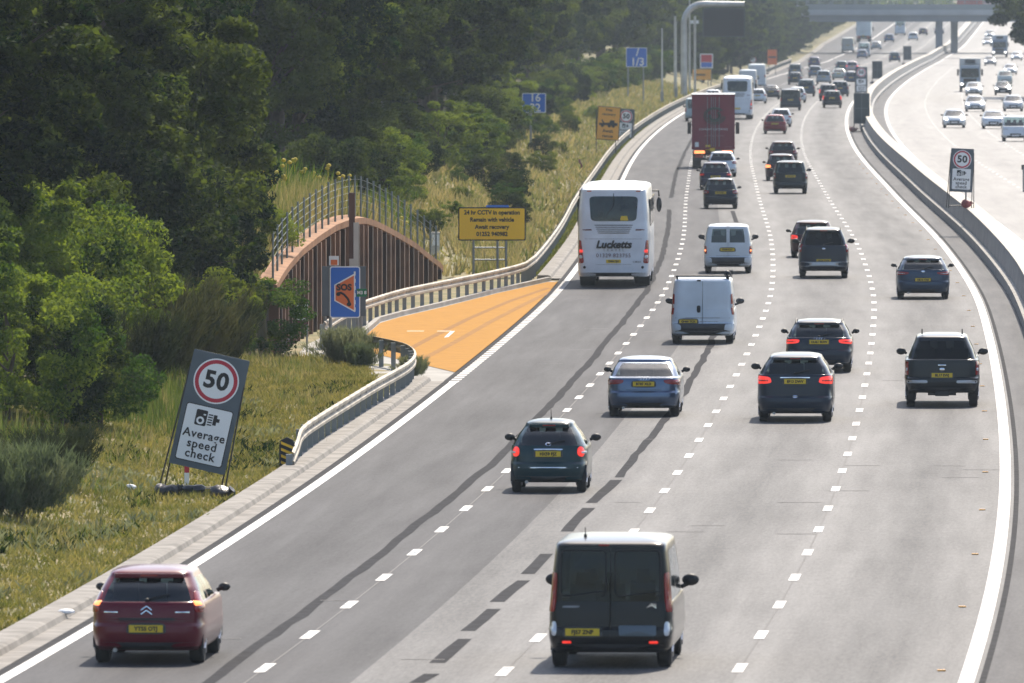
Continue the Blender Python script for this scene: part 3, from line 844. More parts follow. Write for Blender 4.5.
b = MB(); b.tube([(-.5, .1, -.05), (-.42, .1, .35), (-.15, .05, .55), (-.1, .05, zz(318, S2, tzv))], .03, n=8); b.build('post', M['post'], root)

# yellow camera notice
Yn = 415.0; S2 = scale_at(Yn); x0 = (492 - 512) / S2; bz = tz(Yn, LX(Yn) - x0)
root = empty('recovery_notice', (x0, Yn, bz)); tag(root, 'wide yellow CCTV and recovery phone notice on a steel frame behind the guardrail', 'notice board')
z0, z1 = zz(240.5, S2, bz), zz(207, S2, bz); hw = 33.8 / S2
b = MB(); b.plate(rrect(-hw, z0, hw, z1, .06), 0, .04); pn = b.build('panel', M['ink'], root)
b = MB(); b.plate(rrect(-hw + .045, z0 + .045, hw - .045, z1 - .045, .05), -.006, .006); b.build('face', M['syellow'], pn)
for i, s_ in enumerate(('24 hr CCTV in operation', 'Remain with vehicle', 'Await recovery', '01252 940982')):
    text('lettering', s_, .215, M['ink'], pn, .0, -.010, z1 - .20 - i * .262, bold=.035, sx=.92)
b = MB()
for px in (473.5, 497.5, 506): b.bar(((px - 492) / S2, .09, -.15), ((px - 492) / S2, .09, z1 - .1), .045, n=8)
b.bar((-18 / S2, .09, z0 - .26), (14 / S2, .09, z0 - .26), .03, n=6); b.bar((-18 / S2, .09, z0 - .7), (14 / S2, .09, z0 - .7), .03, n=6)
b.build('frame', M['post'], root)
Yb = 421.0; S2 = scale_at(Yb); x0 = (497.5 - 512) / S2
root = empty('blue_sign', (x0, Yb, tz(Yb, LX(Yb) - x0))); bz = root.location.z; tag(root, 'blue sign mostly hidden behind the yellow CCTV notice', 'road sign')
b = MB(); b.plate(rrect(-11.5 / S2, zz(228, S2, bz), 11.5 / S2, zz(205, S2, bz), .04), 0, .03); b.build('panel', M['sblue'], root)
b = MB(); b.bar((0, .06, -.1), (0, .06, zz(206, S2, bz)), .05); b.build('post', M['post'], root)
# roadside cabinet
Yb = 424.0; S2 = scale_at(Yb); x0 = (435.5 - 512) / S2; bz = tz(Yb, LX(Yb) - x0)
root = empty('cabinet', (x0, Yb, bz)); tag(root, 'small silver roadside cabinet at the right end of the arched wall', 'cabinet')
b = MB(); b.box((0, 0, (zz(232, S2, bz) - .1) / 2), (8.5 / S2, .3, zz(232, S2, bz) + .1)); b.build('body', M['galv'], root)
b = MB(); b.box((0, -.16, zz(240, S2, bz)), (6.5 / S2, .02, .4)); b.build('door', M['swhite'], root)

def blue_sign(px0, px1, y0, y1, Y, posts, lines, label, extra=0.0):
    S2 = scale_at(Y); xc = ((px0 + px1) / 2 - 512) / S2; t = LX(Y) - xc; bz = tz(Y, t)
    root = empty('exit_sign', (xc, Y, bz)); tag(root, label, 'road sign')
    hw = (px1 - px0) / 2 / S2; z0, z1 = zz(y1, S2, bz), zz(y0, S2, bz)
    b = MB(); b.plate(rrect(-hw, z0, hw, z1, .08), 0, .04); pn = b.build('panel', M['swhite'], root)
    b = MB(); b.plate(rrect(-hw + .05, z0 + .05, hw - .05, z1 - .05, .06), -.006, .006); b.build('face', M['sblue'], pn)
    n = len(lines)
    for i, s_ in enumerate(lines):
        text('lettering', s_, (z1 - z0) * .56, M['swhite'], pn, hw * .1, -.012, z1 - (z1 - z0) * (i + .5) / n, bold=.02)
    for p in posts:
        x = (p - 512) / S2 - xc; b = MB(); b.bar((x, .08, -.3), (x, .08, z1 - .1), .07, n=10); b.build('post', M['post'], root)
blue_sign(522, 546, 93, 112.8, 690, (530.7,), ('16', '32'), 'blue sign reading 16 over 32 on one grey post')
blue_sign(626, 647, 47.5, 67, 1034, (628, 643.4), (' / ', '1/3'), 'blue exit distance sign on two posts far up the embankment')

def tilted_board(px0, px1, y0, y1, Y, tilt, face, lines, label, name, pict=True, legs=True):
    S2 = scale_at(Y); xc = ((px0 + px1) / 2 - 512) / S2; bz = tz(Y, LX(Y) - xc)
    root = empty(name, (xc, Y, bz)); tag(root, label, 'road sign')
    hw = (px1 - px0) / 2 / S2; z0, z1 = zz(y1, S2, bz), zz(y0, S2, bz); H = z1 - z0
    b = MB(); b.plate(rrect(-hw, z0, hw, z1, .04), 0, .04); pn = b.build('panel', M['ink'], root); pn.rotation_euler = (0, tilt, 0)
    b = MB(); b.plate(rrect(-hw + .045, z0 + .045, hw - .045, z1 - .045, .03), -.006, .006); b.build('face', face, pn)
    for (s_, f, sz) in lines: text('lettering', s_, H * sz, M['ink'], pn, 0, -.012, z0 + H * f, bold=.02)
    if pict:
        zc_ = z0 + H * .50; q = hw
        b = MB(); b.plate([(-.8 * q, zc_ - .06 * H), (.8 * q, zc_ - .06 * H), (.8 * q, zc_ + .02 * H), (.55 * q, zc_ + .03 * H), (.5 * q, zc_ + .10 * H), (.15 * q, zc_ + .10 * H), (.1 * q, zc_ + .03 * H), (-.35 * q, zc_ + .01 * H), (-.55 * q, zc_ + .11 * H), (-.62 * q, zc_ + .10 * H), (-.5 * q, zc_ + .0 * H), (-.8 * q, zc_ - .0 * H)], -.012, .004)
        for xx in (-.5, .45, .1): b.plate(circ(xx * q, zc_ - .07 * H, .05 * H, 16), -.0125, .004)
        b.build('pictogram', M['ink'], pn)
    b = MB()
    for x in (-hw * .85, hw * .85):
        b.bar((x, .06, -.25), (x, .06, z1 - .2), .03, n=6)
        b.bar((x, .6, -.2), (x, .06, z1 - .3), .025, n=6)
    b.build('frame', M['black'], root)
tilted_board(594.5, 617.5, 106.5, 140, 729, R(4), M['samber'], (('Free', .90, .11), ('recovery', .77, .11), ('Await', .27, .13), ('rescue', .12, .12)), 'amber free recovery sign with tow truck picture beside the guardrail', 'recovery_sign')
Yq = 810.0; S2 = scale_at(Yq); xq = (624.5 - 512) / S2
speed_sign((xq, Yq, tz(Yq, LX(Yq) - xq)), 1.13, 2.15, R(4), 'small 50 average speed check sign just behind the amber recovery sign', leg=.1)
def simple_sign(px0, px1, y0, y1, Y, parts, label, name, panelm):
    S2 = scale_at(Y); xc = ((px0 + px1) / 2 - 512) / S2; bz = tz(Y, LX(Y) - xc)
    root = empty(name, (xc, Y, bz)); tag(root, label, 'road sign')
    hw = (px1 - px0) / 2 / S2; z0, z1 = zz(y1, S2, bz), zz(y0, S2, bz)
    b = MB(); b.plate(rrect(-hw, z0, hw, z1, .05), 0, .05); pn = b.build('panel', panelm, root)
    for (nm, a, c_, d, e, m) in parts:
        b = MB(); b.plate([(-hw + 2 * hw * a, z0 + (z1 - z0) * c_), (-hw + 2 * hw * d, z0 + (z1 - z0) * c_), (-hw + 2 * hw * d, z0 + (z1 - z0) * e), (-hw + 2 * hw * a, z0 + (z1 - z0) * e)], -.006, .006); b.build(nm, m, pn)
    b = MB()
    for x in (-hw * .7, hw * .7): b.bar((x, .1, -.3), (x, .1, z1 - .1), .05, n=6)
    b.build('frame', M['post'], root)
    return root
simple_sign(700, 713, 53.7, 68.2, 1264, (('red_field', .08, .42, .92, .93, M['sred']), ('blue_field', .08, .07, .92, .40, M['sblue'])), 'square red over blue sign under the big dark gantry panel', 'junction_sign', M['swhite'])
simple_sign(692.6, 711, 69.3, 79.8, 1256, (('face', .04, .08, .96, .92, M['samber']), ('arrow', .15, .4, .7, .55, M['ink_g'])), 'wide pale amber board just below the red and blue sign', 'warning_board', M['samber'])
simple_sign(767.5, 777, 49.5, 64.5, 1500, (('band', .1, .44, .9, .55, M['sback']),), 'distant upright orange board on the left embankment', 'warning_board', M['sorange'])
Yq = 1430.0; S2 = scale_at(Yq); xq = (753 - 512) / S2; bz = tz(Yq, LX(Yq) - xq)
root = empty('round_sign', (xq, Yq, bz)); tag(root, 'tiny distant round white speed sign on a thin post', 'road sign')
b = MB(); b.plate(circ(0, zz(59.6, S2, bz), .42, 28), 0, .03); d_ = b.build('disc', M['sred'], root)
b = MB(); b.plate(circ(0, zz(59.6, S2, bz), .36, 28), -.008, .006); b.build('disc_face', M['swhite'], d_)
b = MB(); b.bar((0, .06, -.2), (0, .06, zz(58, S2, bz)), .05); b.build('post', M['post'], root)

# cantilever message sign
Yg = 1138.0; S2 = scale_at(Yg); xg = (684 - 512) / S2; bz = tz(Yg, LX(Yg) - xg)
root = empty('gantry_sign', (xg, Yg, bz)); tag(root, 'grey cantilever gantry with a blank dark message panel over the road', 'gantry')
zt = zz(4, S2, bz)
b = MB(); arc = [(0, 0, -.3), (0, 0, zt - 2.6)] + [(1.9 - 1.9 * math.cos(R(a)), 0, zt - 1.9 + 1.9 * math.sin(R(a))) for a in range(0, 91, 15)] + [(60.5 / S2, 0, zt)]
b.tube(arc, [.34] * 2 + [.32] * 7 + [.24], n=12); b.build('mast', M['galv'], root, smooth=True)
b = MB(); x0, x1 = 18.5 / S2, 61 / S2; z0, z1 = zz(37, S2, bz), zz(8, S2, bz)
b.plate([(x0, z0), (x1, z0), (x1, z1), (x0, z1)], -.35, .5); pn = b.build('display', M['sback'], root)
b = MB(); b.plate([(x0 + .12, z0 + .12), (x1 - .12, z0 + .12), (x1 - .12, z1 - .12), (x0 + .12, z1 - .12)], -.37, .02); b.build('screen', M['ink'], pn)
for x in (-.9, 1.1):
    b = MB(); b.bar((x, .6, -.3), (x, .6, zt - 1.2), .13, n=8); b.build('strut', M['galv'], root)
Yg = 1180.0; S2 = scale_at(Yg); xg = (689.5 - 512) / S2
root = empty('camera_mast', (xg, Yg, tz(Yg, LX(Yg) - xg))); tag(root, 'thin camera mast with a small white camera beside the gantry', 'mast'); bz = root.location.z
b = MB(); b.bar((0, 0, -.3), (0, 0, zz(-6, S2, bz)), .14, .09); b.build('shaft', M['galv'], root)
b = MB(); b.box((.5, 0, zz(22, S2, bz)), (.9, .35, .35)); b.build('camera', M['swhite'], root)
for i, (px, Y_, hgt) in enumerate(((676, 1110, 7.5), (662, 1060, 7.0), (1150, 600, 3))[:2]):
    S2 = scale_at(Y_); x = (px - 512) / S2; root = empty('lamp_column', (x, Y_, tz(Y_, LX(Y_) - x))); tag(root, ('thin bare grey column just left of the gantry mast', 'thin bare grey column between the far blue sign and the gantry')[i], 'column')
    b = MB(); b.bar((0, 0, -.3), (0, 0, hgt), .11, .07); b.build('shaft', M['galv'], root)
    b = MB(); b.box((0, 0, .5), (.3, .3, 1.2)); b.build('base', M['post'], root)

# signs in and on the central reserve
Ym = 486.0; xm = (960 - 512) / scale_at(Ym); S2 = scale_at(Ym)
root = speed_sign((xm, Ym, 1.19), 22.8 / S2, 43.5 / S2, R(2.5), '50 average speed check sign standing on top of the central concrete barrier', leg=(207 - 191) / S2, legs=False)
b = MB(); b.bar((.25, .04, 0), (.25, .04, 1.2), .04); b.build('post', M['post'], root)
sandbag((xm + .25, Ym - .2, 1.19), (.45, .35, .34), .2, 'faded red sandbag at the foot of the sign on the central barrier', mat('sack_red', (.25, .05, .05), .6, var=.3, vscale=6))
def back_board(px0, px1, y0, y1, ybase, label, front=False):
    X_, Y_ = ground((px0 + px1) / 2, ybase); S2 = scale_at(Y_); bz = zr(Y_)
    root = empty('sign_board', (X_, Y_, bz)); tag(root, label, 'road sign')
    hw = (px1 - px0) / 2 / S2; z0, z1 = zz(y1, S2, bz), zz(y0, S2, bz)
    b = MB(); b.plate([(-hw, z0), (hw, z0), (hw, z1), (-hw, z1)], 0, .04); pn = b.build('panel', M['sback'], root)
    if not front:
        b = MB()
        for f in (.0, .5, 1.0): b.box((-hw + .04 + (2 * hw - .08) * f, -.03, (z0 + z1) / 2), (.05, .04, z1 - z0 - .02))
        for f in (.02, .5, .98): b.box((0, -.032, z0 + (z1 - z0) * f), (2 * hw - .02, .03, .05))
        b.build('bracing', M['ink_g'] if False else M['sgrey'], pn)
    b = MB()
    for x in (-hw, hw):
        b.bar((x, .05, 0), (x, .05, z1), .025, n=6); b.bar((x, -.7, 0), (x, .05, z1 - .3), .025, n=6)
    b.bar((-hw, -.7, .05), (hw, -.7, .05), .03, n=6); b.build('frame', M['black'], root)
    return root, hw
r_, hw = back_board(854, 869.3, 93, 123.6, 132, 'large dark back of a temporary sign by the central barrier')
L_ = r_.location
sandbag((L_.x - hw - .1, L_.y - .7, L_.z), (.6, .45, .4), 0, 'reddish brown sandbag at the left foot of the large dark sign back', mat('sack_brown', (.22, .07, .06), .6))
sandbag((L_.x + hw * .2, L_.y - .8, L_.z), (.5, .45, .5), .5, 'black sandbag under the middle of the large dark sign back')
sandbag((L_.x + hw * .9, L_.y - .8, L_.z), (.5, .45, .55), 1.5, 'black sandbag at the right foot of the large dark sign back')
r_, hw = back_board(872.3, 882.2, 61, 78.7, 84, 'middle dark sign back on the central reserve beyond the speed sign')
L_ = r_.location; sandbag((L_.x - hw, L_.y - .8, L_.z), (.6, .5, .3), 0, 'small sandbag at the foot of the middle dark sign back')
r_, hw = back_board(903.3, 911.2, 46, 60, 65, 'farthest dark sign back on the central reserve near the bridge pier')
L_ = r_.location; sandbag((L_.x - hw, L_.y - .8, L_.z), (.6, .5, .3), 0, 'small sandbag at the foot of the farthest dark sign back')
Ym = ground(861, 112)[1]; S2 = scale_at(Ym); xm = (861.2 - 512) / S2
speed_sign((xm, Ym, 0), 11.6 / S2, 26 / S2, 0, 'distant 50 average speed check sign above the large dark sign back', leg=1.7)
# right-edge post by the oncoming lanes
X_, Y_ = ground(1023.5, 192); root = empty('marker_post', (X_, Y_, 0)); tag(root, 'dark thin post at the right edge among the oncoming lanes', 'marker post')
b = MB(); b.bar((0, 0, 0), (0, 0, 1.35), .05); b.build('shaft', M['post'], root)
b = MB(); b.box((0, 0, 1.3), (.22, .06, .25)); b.build('head', M['ink'], root)
# white and dark marker stakes on the bank
for (px, Y_, h_, m, lab) in ((541, 640, .75, M['swhite'], 'bent white marker stake in the grass below the 16 over 32 sign'), (582, 660, .7, M['burg'], 'dark red marker stake near the foot of the amber recovery sign')):
    S2 = scale_at(Y_); x = (px - 512) / S2; root = empty('marker_stake', (x, Y_, tz(Y_, LX(Y_) - x))); tag(root, lab, 'marker post')
    b = MB(); b.tube([(0, 0, -.1), (-.02, 0, h_ * .5), (-.14, 0, h_ * .75), (-.16, 0, h_)], .07 if m == M['swhite'] else .06, n=6); b.build('stake', m, root)
# ---------------------------------------------------------------- vehicles
def TH(kind, f, n):
    """position on a rounded-rectangle outline -> angle; r = rear face (-1..1), s = right flank (0 rear..1 front), f = front face"""
    if kind == 'r': return -math.acos(min(1, max(-1, math.copysign(abs(f) ** (n / 2), f))))
    if kind == 'f': return math.acos(min(1, max(-1, math.copysign(abs(f) ** (n / 2), f))))
    q = f * 2 - 1
    return math.asin(math.copysign(abs(q) ** (n / 2), q))

class Shell:
    """car body as stacked outlines: rows of (z, y_rear, y_front, half width)"""
    def __init__(s, low, gh, n, L):
        s.low, s.gh, s.n, s.L = low, gh, n, L
        s.rows = low + gh
        s.zs = [r[0] for r in s.rows]
    def sec(s, z):
        return tuple(float(np.interp(z, s.zs, [r[k] for r in s.rows])) for k in (1, 2, 3))
    def pt(s, th, z, row=None, off=0.0):
        yr, yf, w_ = (row[1], row[2], row[3]) if row else s.sec(z)
        c, q = math.cos(th), math.sin(th); n = s.n
        yc, hl = (yr + yf) / 2, (yf - yr) / 2
        x = (w_ + off) * math.copysign(abs(c) ** (2 / n), c); y = yc + (hl + off) * math.copysign(abs(q) ** (2 / n), q)
        return (x, y, z)
    def rear(s, x, z, off=0.0):
        yr, yf, w_ = s.sec(z); yc, hl = (yr + yf) / 2, (yf - yr) / 2
        f = min(.999, abs(x) / w_)
        return (x, yc - hl * (1 - f ** s.n) ** (1 / s.n) - off, z)
    def front(s, x, z, off=0.0):
        yr, yf, w_ = s.sec(z); yc, hl = (yr + yf) / 2, (yf - yr) / 2
        f = min(.999, abs(x) / w_)
        return (x, yc + hl * (1 - f ** s.n) ** (1 / s.n) + off, z)

def _patch(pos, name, m, parent, rnd_=.5, th=.012, rings=3, N=28, mirror=False):
    """pos(u, v, off) with u, v in -1..1; rounded outline"""
    b = MB(); e = 2 / max(.08, rnd_) if rnd_ < 1 else 2
    for r in range(rings + 1):
        k = r / rings
        for i in range(N):
            t = 2 * math.pi * (i + .5) / N
            u = math.copysign(abs(math.cos(t)) ** (2 / e), math.cos(t)) * k; v = math.copysign(abs(math.sin(t)) ** (2 / e), math.sin(t)) * k
            b.v.append(pos(u, v, th * (1 - .35 * k ** 4)))
    for i in range(N):
        t = 2 * math.pi * (i + .5) / N
        u = math.copysign(abs(math.cos(t)) ** (2 / e), math.cos(t)); v = math.copysign(abs(math.sin(t)) ** (2 / e), math.sin(t))
        b.v.append(pos(u, v, -.01))
    for r in range(rings + 1):
        for i in range(N): b.f.append((r * N + i, r * N + (i + 1) % N, (r + 1) * N + (i + 1) % N, (r + 1) * N + i)); b.m.append(0)
    return b.build(name, m, parent, smooth=True, angle=35)

def patch_x(S, name, m, parent, c4, side='rear', rnd_=.4, th=.012, **k):
    """c4 corners (x, z): bottom-left, bottom-right, top-right, top-left"""
    fn = S.rear if side == 'rear' else S.front
    def pos(u, v, off):
        a, b_ = (u + 1) / 2, (v + 1) / 2
        x = (c4[0][0] * (1 - a) + c4[1][0] * a) * (1 - b_) + (c4[3][0] * (1 - a) + c4[2][0] * a) * b_
        z = (c4[0][1] * (1 - a) + c4[1][1] * a) * (1 - b_) + (c4[3][1] * (1 - a) + c4[2][1] * a) * b_
        return fn(x, z, off)
    return _patch(pos, name, m, parent, rnd_, th, **k)
def patch_c(S, name, m, parent, c4, rnd_=.4, th=.012, sgn=1, **k):
    """c4 corners (kind, f, z); sgn -1 for the left side"""
    ang = [TH(q[0], q[1], S.n) for q in c4]
    def pos(u, v, off):
        a, b_ = (u + 1) / 2, (v + 1) / 2
        t = (ang[0] * (1 - a) + ang[1] * a) * (1 - b_) + (ang[3] * (1 - a) + ang[2] * a) * b_
        z = (c4[0][2] * (1 - a) + c4[1][2] * a) * (1 - b_) + (c4[3][2] * (1 - a) + c4[2][2] * a) * b_
        p = S.pt(t, z, off=off); return (p[0] * sgn, p[1], p[2])
    return _patch(pos, name, m, parent, rnd_, th, **k)

PAINTS = {}
def get_paint(col, metal=0.0):
    k = (col, metal)
    if k not in PAINTS: PAINTS[k] = paint('paint', col, metal)
    return PAINTS[k]

def wheel_set(root, W, ya, yb, r, wd, hi, inset=.02):
    tb = MB(); n = 24 if hi else 12
    tb.lathe_x((0, 0, 0), [(-wd / 2, r * .62), (-wd / 2, r * .92), (-wd / 2 + .03, r), (wd / 2 - .03, r), (wd / 2, r * .92), (wd / 2, r * .62)], n)
    rb = None
    first = None
    for (x, y) in ((-1, ya), (1, ya), (-1, yb), (1, yb)):
        if first is None:
            wh = tb.build('wheel', M['rubber'], root, smooth=True)
            wh.location = (x * (W / 2 - wd / 2 - inset), y, r); first = wh
            if hi:
                q = MB()
                for sd in (-1, 1):
                    q.lathe_x((sd * (wd / 2 - .015), 0, 0), [(-.01, r * .60), (.012, r * .60), (.012, r * .5)], 20)
                    for k in range(5):
                        a = 2 * math.pi * k / 5; q.bar((sd * (wd / 2 + .002), 0, 0), (sd * (wd / 2 + .002), r * .56 * math.cos(a), r * .56 * math.sin(a)), .035, .028, 6)
                rm = q.build('rim', M['rim'], wh, smooth=True)
        else:
            wh = first.copy(); COL.objects.link(wh); wh.parent = root; wh.location = (x * (W / 2 - wd / 2 - inset), y, r)
            if hi: q = rm.copy(); COL.objects.link(q); q.parent = wh

def body_shell(S, cols, paintm, root, hi, roof_crown=.07, glass=None, rear_glass=None, roofm=None, wheels=None):
    """cols: list of (bottom position, top position, kind of the panel that starts here). Builds body + window parts."""
    n = S.n; glass = glass or M['glass']; rear_glass = rear_glass or glass
    sub = {'g': 4 if hi else 2, 'p': 5 if hi else 3}
    tb, tt, kinds = [], [], []
    for i in range(len(cols) - 1):
        (k0, f0), (k0t, f0t), kd = cols[i]; (k1, f1), (k1t, f1t), _ = cols[i + 1]
        a, b_, at, bt = TH(k0, f0, n), TH(k1, f1, n), TH(k0t, f0t, n), TH(k1t, f1t, n)
        m_ = sub['g'] if kd == 'g' else sub['p']
        if kd == 'p' and abs(b_ - a) > .35: m_ = 9 if hi else 5
        for j in range(m_):
            tb.append(a + (b_ - a) * j / m_); tt.append(at + (bt - at) * j / m_); kinds.append((kd, i))
    tb.append(TH(*cols[-1][0], n)); tt.append(TH(*cols[-1][1], n))
    # mirror to a full ring (right half then left half)
    full_b = tb + [math.pi - t for t in tb[-2:0:-1]]; full_t = tt + [math.pi - t for t in tt[-2:0:-1]]
    full_k = kinds + [(k, -i - 1) for k, i in kinds[::-1]]
    N = len(full_b)
    lowrows = []
    lr = S.low
    for i in range(len(lr) - 1):
        m_ = 2 if hi else 1
        for j in range(m_): f = j / m_; lowrows.append(tuple(lr[i][q] * (1 - f) + lr[i + 1][q] * f for q in range(4)))
    lowrows.append(lr[-1])
    b = MB()
    def ring(row, ths, mb=b):
        base = len(mb.v)
        for t in ths: mb.v.append(S.pt(t, row[0], row))
        return base
    bases = [ring(r_, full_b) for r_ in lowrows]
    c0 = len(b.v); r0 = lowrows[0]; b.v.append((0, (r0[1] + r0[2]) / 2, r0[0]))
    for i in range(N): b.f.append((c0, bases[0] + (i + 1) % N, bases[0] + i)); b.m.append(0)
    for q in range(len(bases) - 1):
        for i in range(N): b.f.append((bases[q] + i, bases[q] + (i + 1) % N, bases[q + 1] + (i + 1) % N, bases[q + 1] + i)); b.m.append(0)
    # greenhouse rows
    g = S.gh; grows = []
    nr = 5 if hi else 3
    for i in range(len(g) - 1):
        for j in range(nr):
            f = j / nr; grows.append((tuple(g[i][q] * (1 - f) + g[i + 1][q] * f for q in range(4)), (g[i][0] * (1 - f) + g[i + 1][0] * f - g[0][0]) / (g[-1][0] - g[0][0])))
    grows.append((g[-1], 1.0))
    def blend(f): return [full_b[i] * (1 - f) + full_t[i] * f for i in range(N)]
    # shoulder from body to greenhouse
    A, B = lowrows[-1], g[0]; sh = []
    ns = 4 if hi else 2
    for j in range(1, ns):
        f = j / ns; e = math.sin(f * math.pi / 2)
        sh.append((A[0] + (B[0] - A[0]) * e, A[1] + (B[1] - A[1]) * f, A[2] + (B[2] - A[2]) * f, A[3] + (B[3] - A[3]) * f))
    prev = bases[-1]
    for r_ in sh:
        nb_ = ring(r_, full_b)
        for i in range(N): b.f.append((prev + i, prev + (i + 1) % N, nb_ + (i + 1) % N, nb_ + i)); b.m.append(0)
        prev = nb_
    nb_ = ring(grows[0][0], full_b)
    for i in range(N): b.f.append((prev + i, prev + (i + 1) % N, nb_ + (i + 1) % N, nb_ + i)); b.m.append(0)
    prev = nb_
    c0 = len(b.v); b.v.append((0, (B[1] + B[2]) / 2, B[0] - .12))          # cabin floor, dark inside
    for i in range(N): b.f.append((c0, nb_ + i, nb_ + (i + 1) % N)); b.m.append(1)
    wins = {}
    gb = [nb_] 
    for (r_, f) in grows[1:]: gb.append(ring(r_, blend(f)))
    last = len(gb) - 1
    for q in range(last):
        for i in range(N):
            kd, seg = full_k[i]
            face = (gb[q] + i, gb[q] + (i + 1) % N, gb[q + 1] + (i + 1) % N, gb[q + 1] + i)
            if kd == 'g' and q < last - (1 if hi else 0) and not (hi and q == 0 and False):
                nseg = len(cols) - 2
                key = 'rear_window' if seg in (0, -1) else ('windscreen' if seg in (nseg, -nseg - 1) else 'side_window' + str(seg))
                wins.setdefault(key, []).append(face)
            else: b.f.append(face); b.m.append(0)
    # roof
    gt = g[-1]; prev = gb[-1]; tht = blend(1.0)
    for (k_, up) in ((.985, .022), (.95, .040), (.85, .060), (.55, .085), (.25, .095)):
        yc, hl = (gt[1] + gt[2]) / 2, (gt[2] - gt[1]) / 2
        nb2 = ring((gt[0] + roof_crown * up / .095, yc - hl * k_, yc + hl * k_, gt[3] * k_), tht)
        for i in range(N): b.f.append((prev + i, prev + (i + 1) % N, nb2 + (i + 1) % N, nb2 + i)); b.m.append(2 if roofm else 0)
        prev = nb2
    c0 = len(b.v); b.v.append((0, (gt[1] + gt[2]) / 2, gt[0] + roof_crown))
    for i in range(N): b.f.append((c0, prev + i, prev + (i + 1) % N)); b.m.append(2 if roofm else 0)
    mats_ = [paintm, M['seat']] + ([roofm] if roofm else [])
    verts = b.v
    for key, faces in wins.items():
        wb = MB(); mp = {}
        for f_ in faces:
            nf = []
            for i in f_:
                if i not in mp: mp[i] = len(wb.v); wb.v.append(verts[i])
                nf.append(mp[i])
            wb.f.append(nf); wb.m.append(0)
        wb.build(''.join(c for c in key if not (c.isdigit() or c == '-')), rear_glass if key == 'rear_window' else glass, root, smooth=True, fix=True)
    body = b.build('body', mats_, root, smooth=True, angle=32)
    if hi and wheels:
        me = body.data; bm = bmesh.new(); bm.from_mesh(me); bmesh.ops.remove_doubles(bm, verts=bm.verts, dist=1e-5); bm.to_mesh(me); bm.free()
        me.shade_smooth(); me.set_sharp_from_angle(angle=R(32))
    return body

def cut_arches(body, hw, ys, r):
    """wheel openings cut through the flanks"""
    q = MB()
    for y in ys:
        for sd in (-1, 1):
            q.lathe_x((sd * hw, y, r), [(-.27, r + .055), (.3, r + .055)], 28)
    cu = q.build('cut', M['black'])
    body.data.materials.append(M['black'])
    md = body.modifiers.new('b', 'BOOLEAN'); md.object = cu; md.operation = 'DIFFERENCE'; md.solver = 'EXACT'; md.use_hole_tolerant = True; md.material_mode = 'TRANSFER'
    bpy.context.view_layer.update()
    n0 = len(body.data.polygons)
    me = bpy.data.meshes.new_from_object(body.evaluated_get(bpy.context.evaluated_depsgraph_get()))
    body.modifiers.clear()
    if len(me.polygons) > n0 * .8: body.data = me
    else: print('ARCH CUT FAILED', n0, len(me.polygons))
    body.data.name = 'body'
    bpy.data.objects.remove(cu)

def interior(root, S, zb, y0, y1, W, H, hi, driver=True):
    """front and rear seat rows with head rests"""
    for (yy, rows) in ((y0 + .75, 3), (y0 + (y1 - y0) * .62, 2)):
        b = MB()
        for x in ([-.42, 0, .42] if rows == 3 else [-.37, .37]):
            b.box((x * W / 1.75, yy, zb + .02), (.42, .14, .42), taper=.9)
            b.box((x * W / 1.75, yy, zb + .32), (.22, .09, .17), taper=.85); b.bar((x * W / 1.75, yy, zb + .2), (x * W / 1.75, yy, zb + .3), .03, n=5)
        b.build('seat', M['seat'], root)

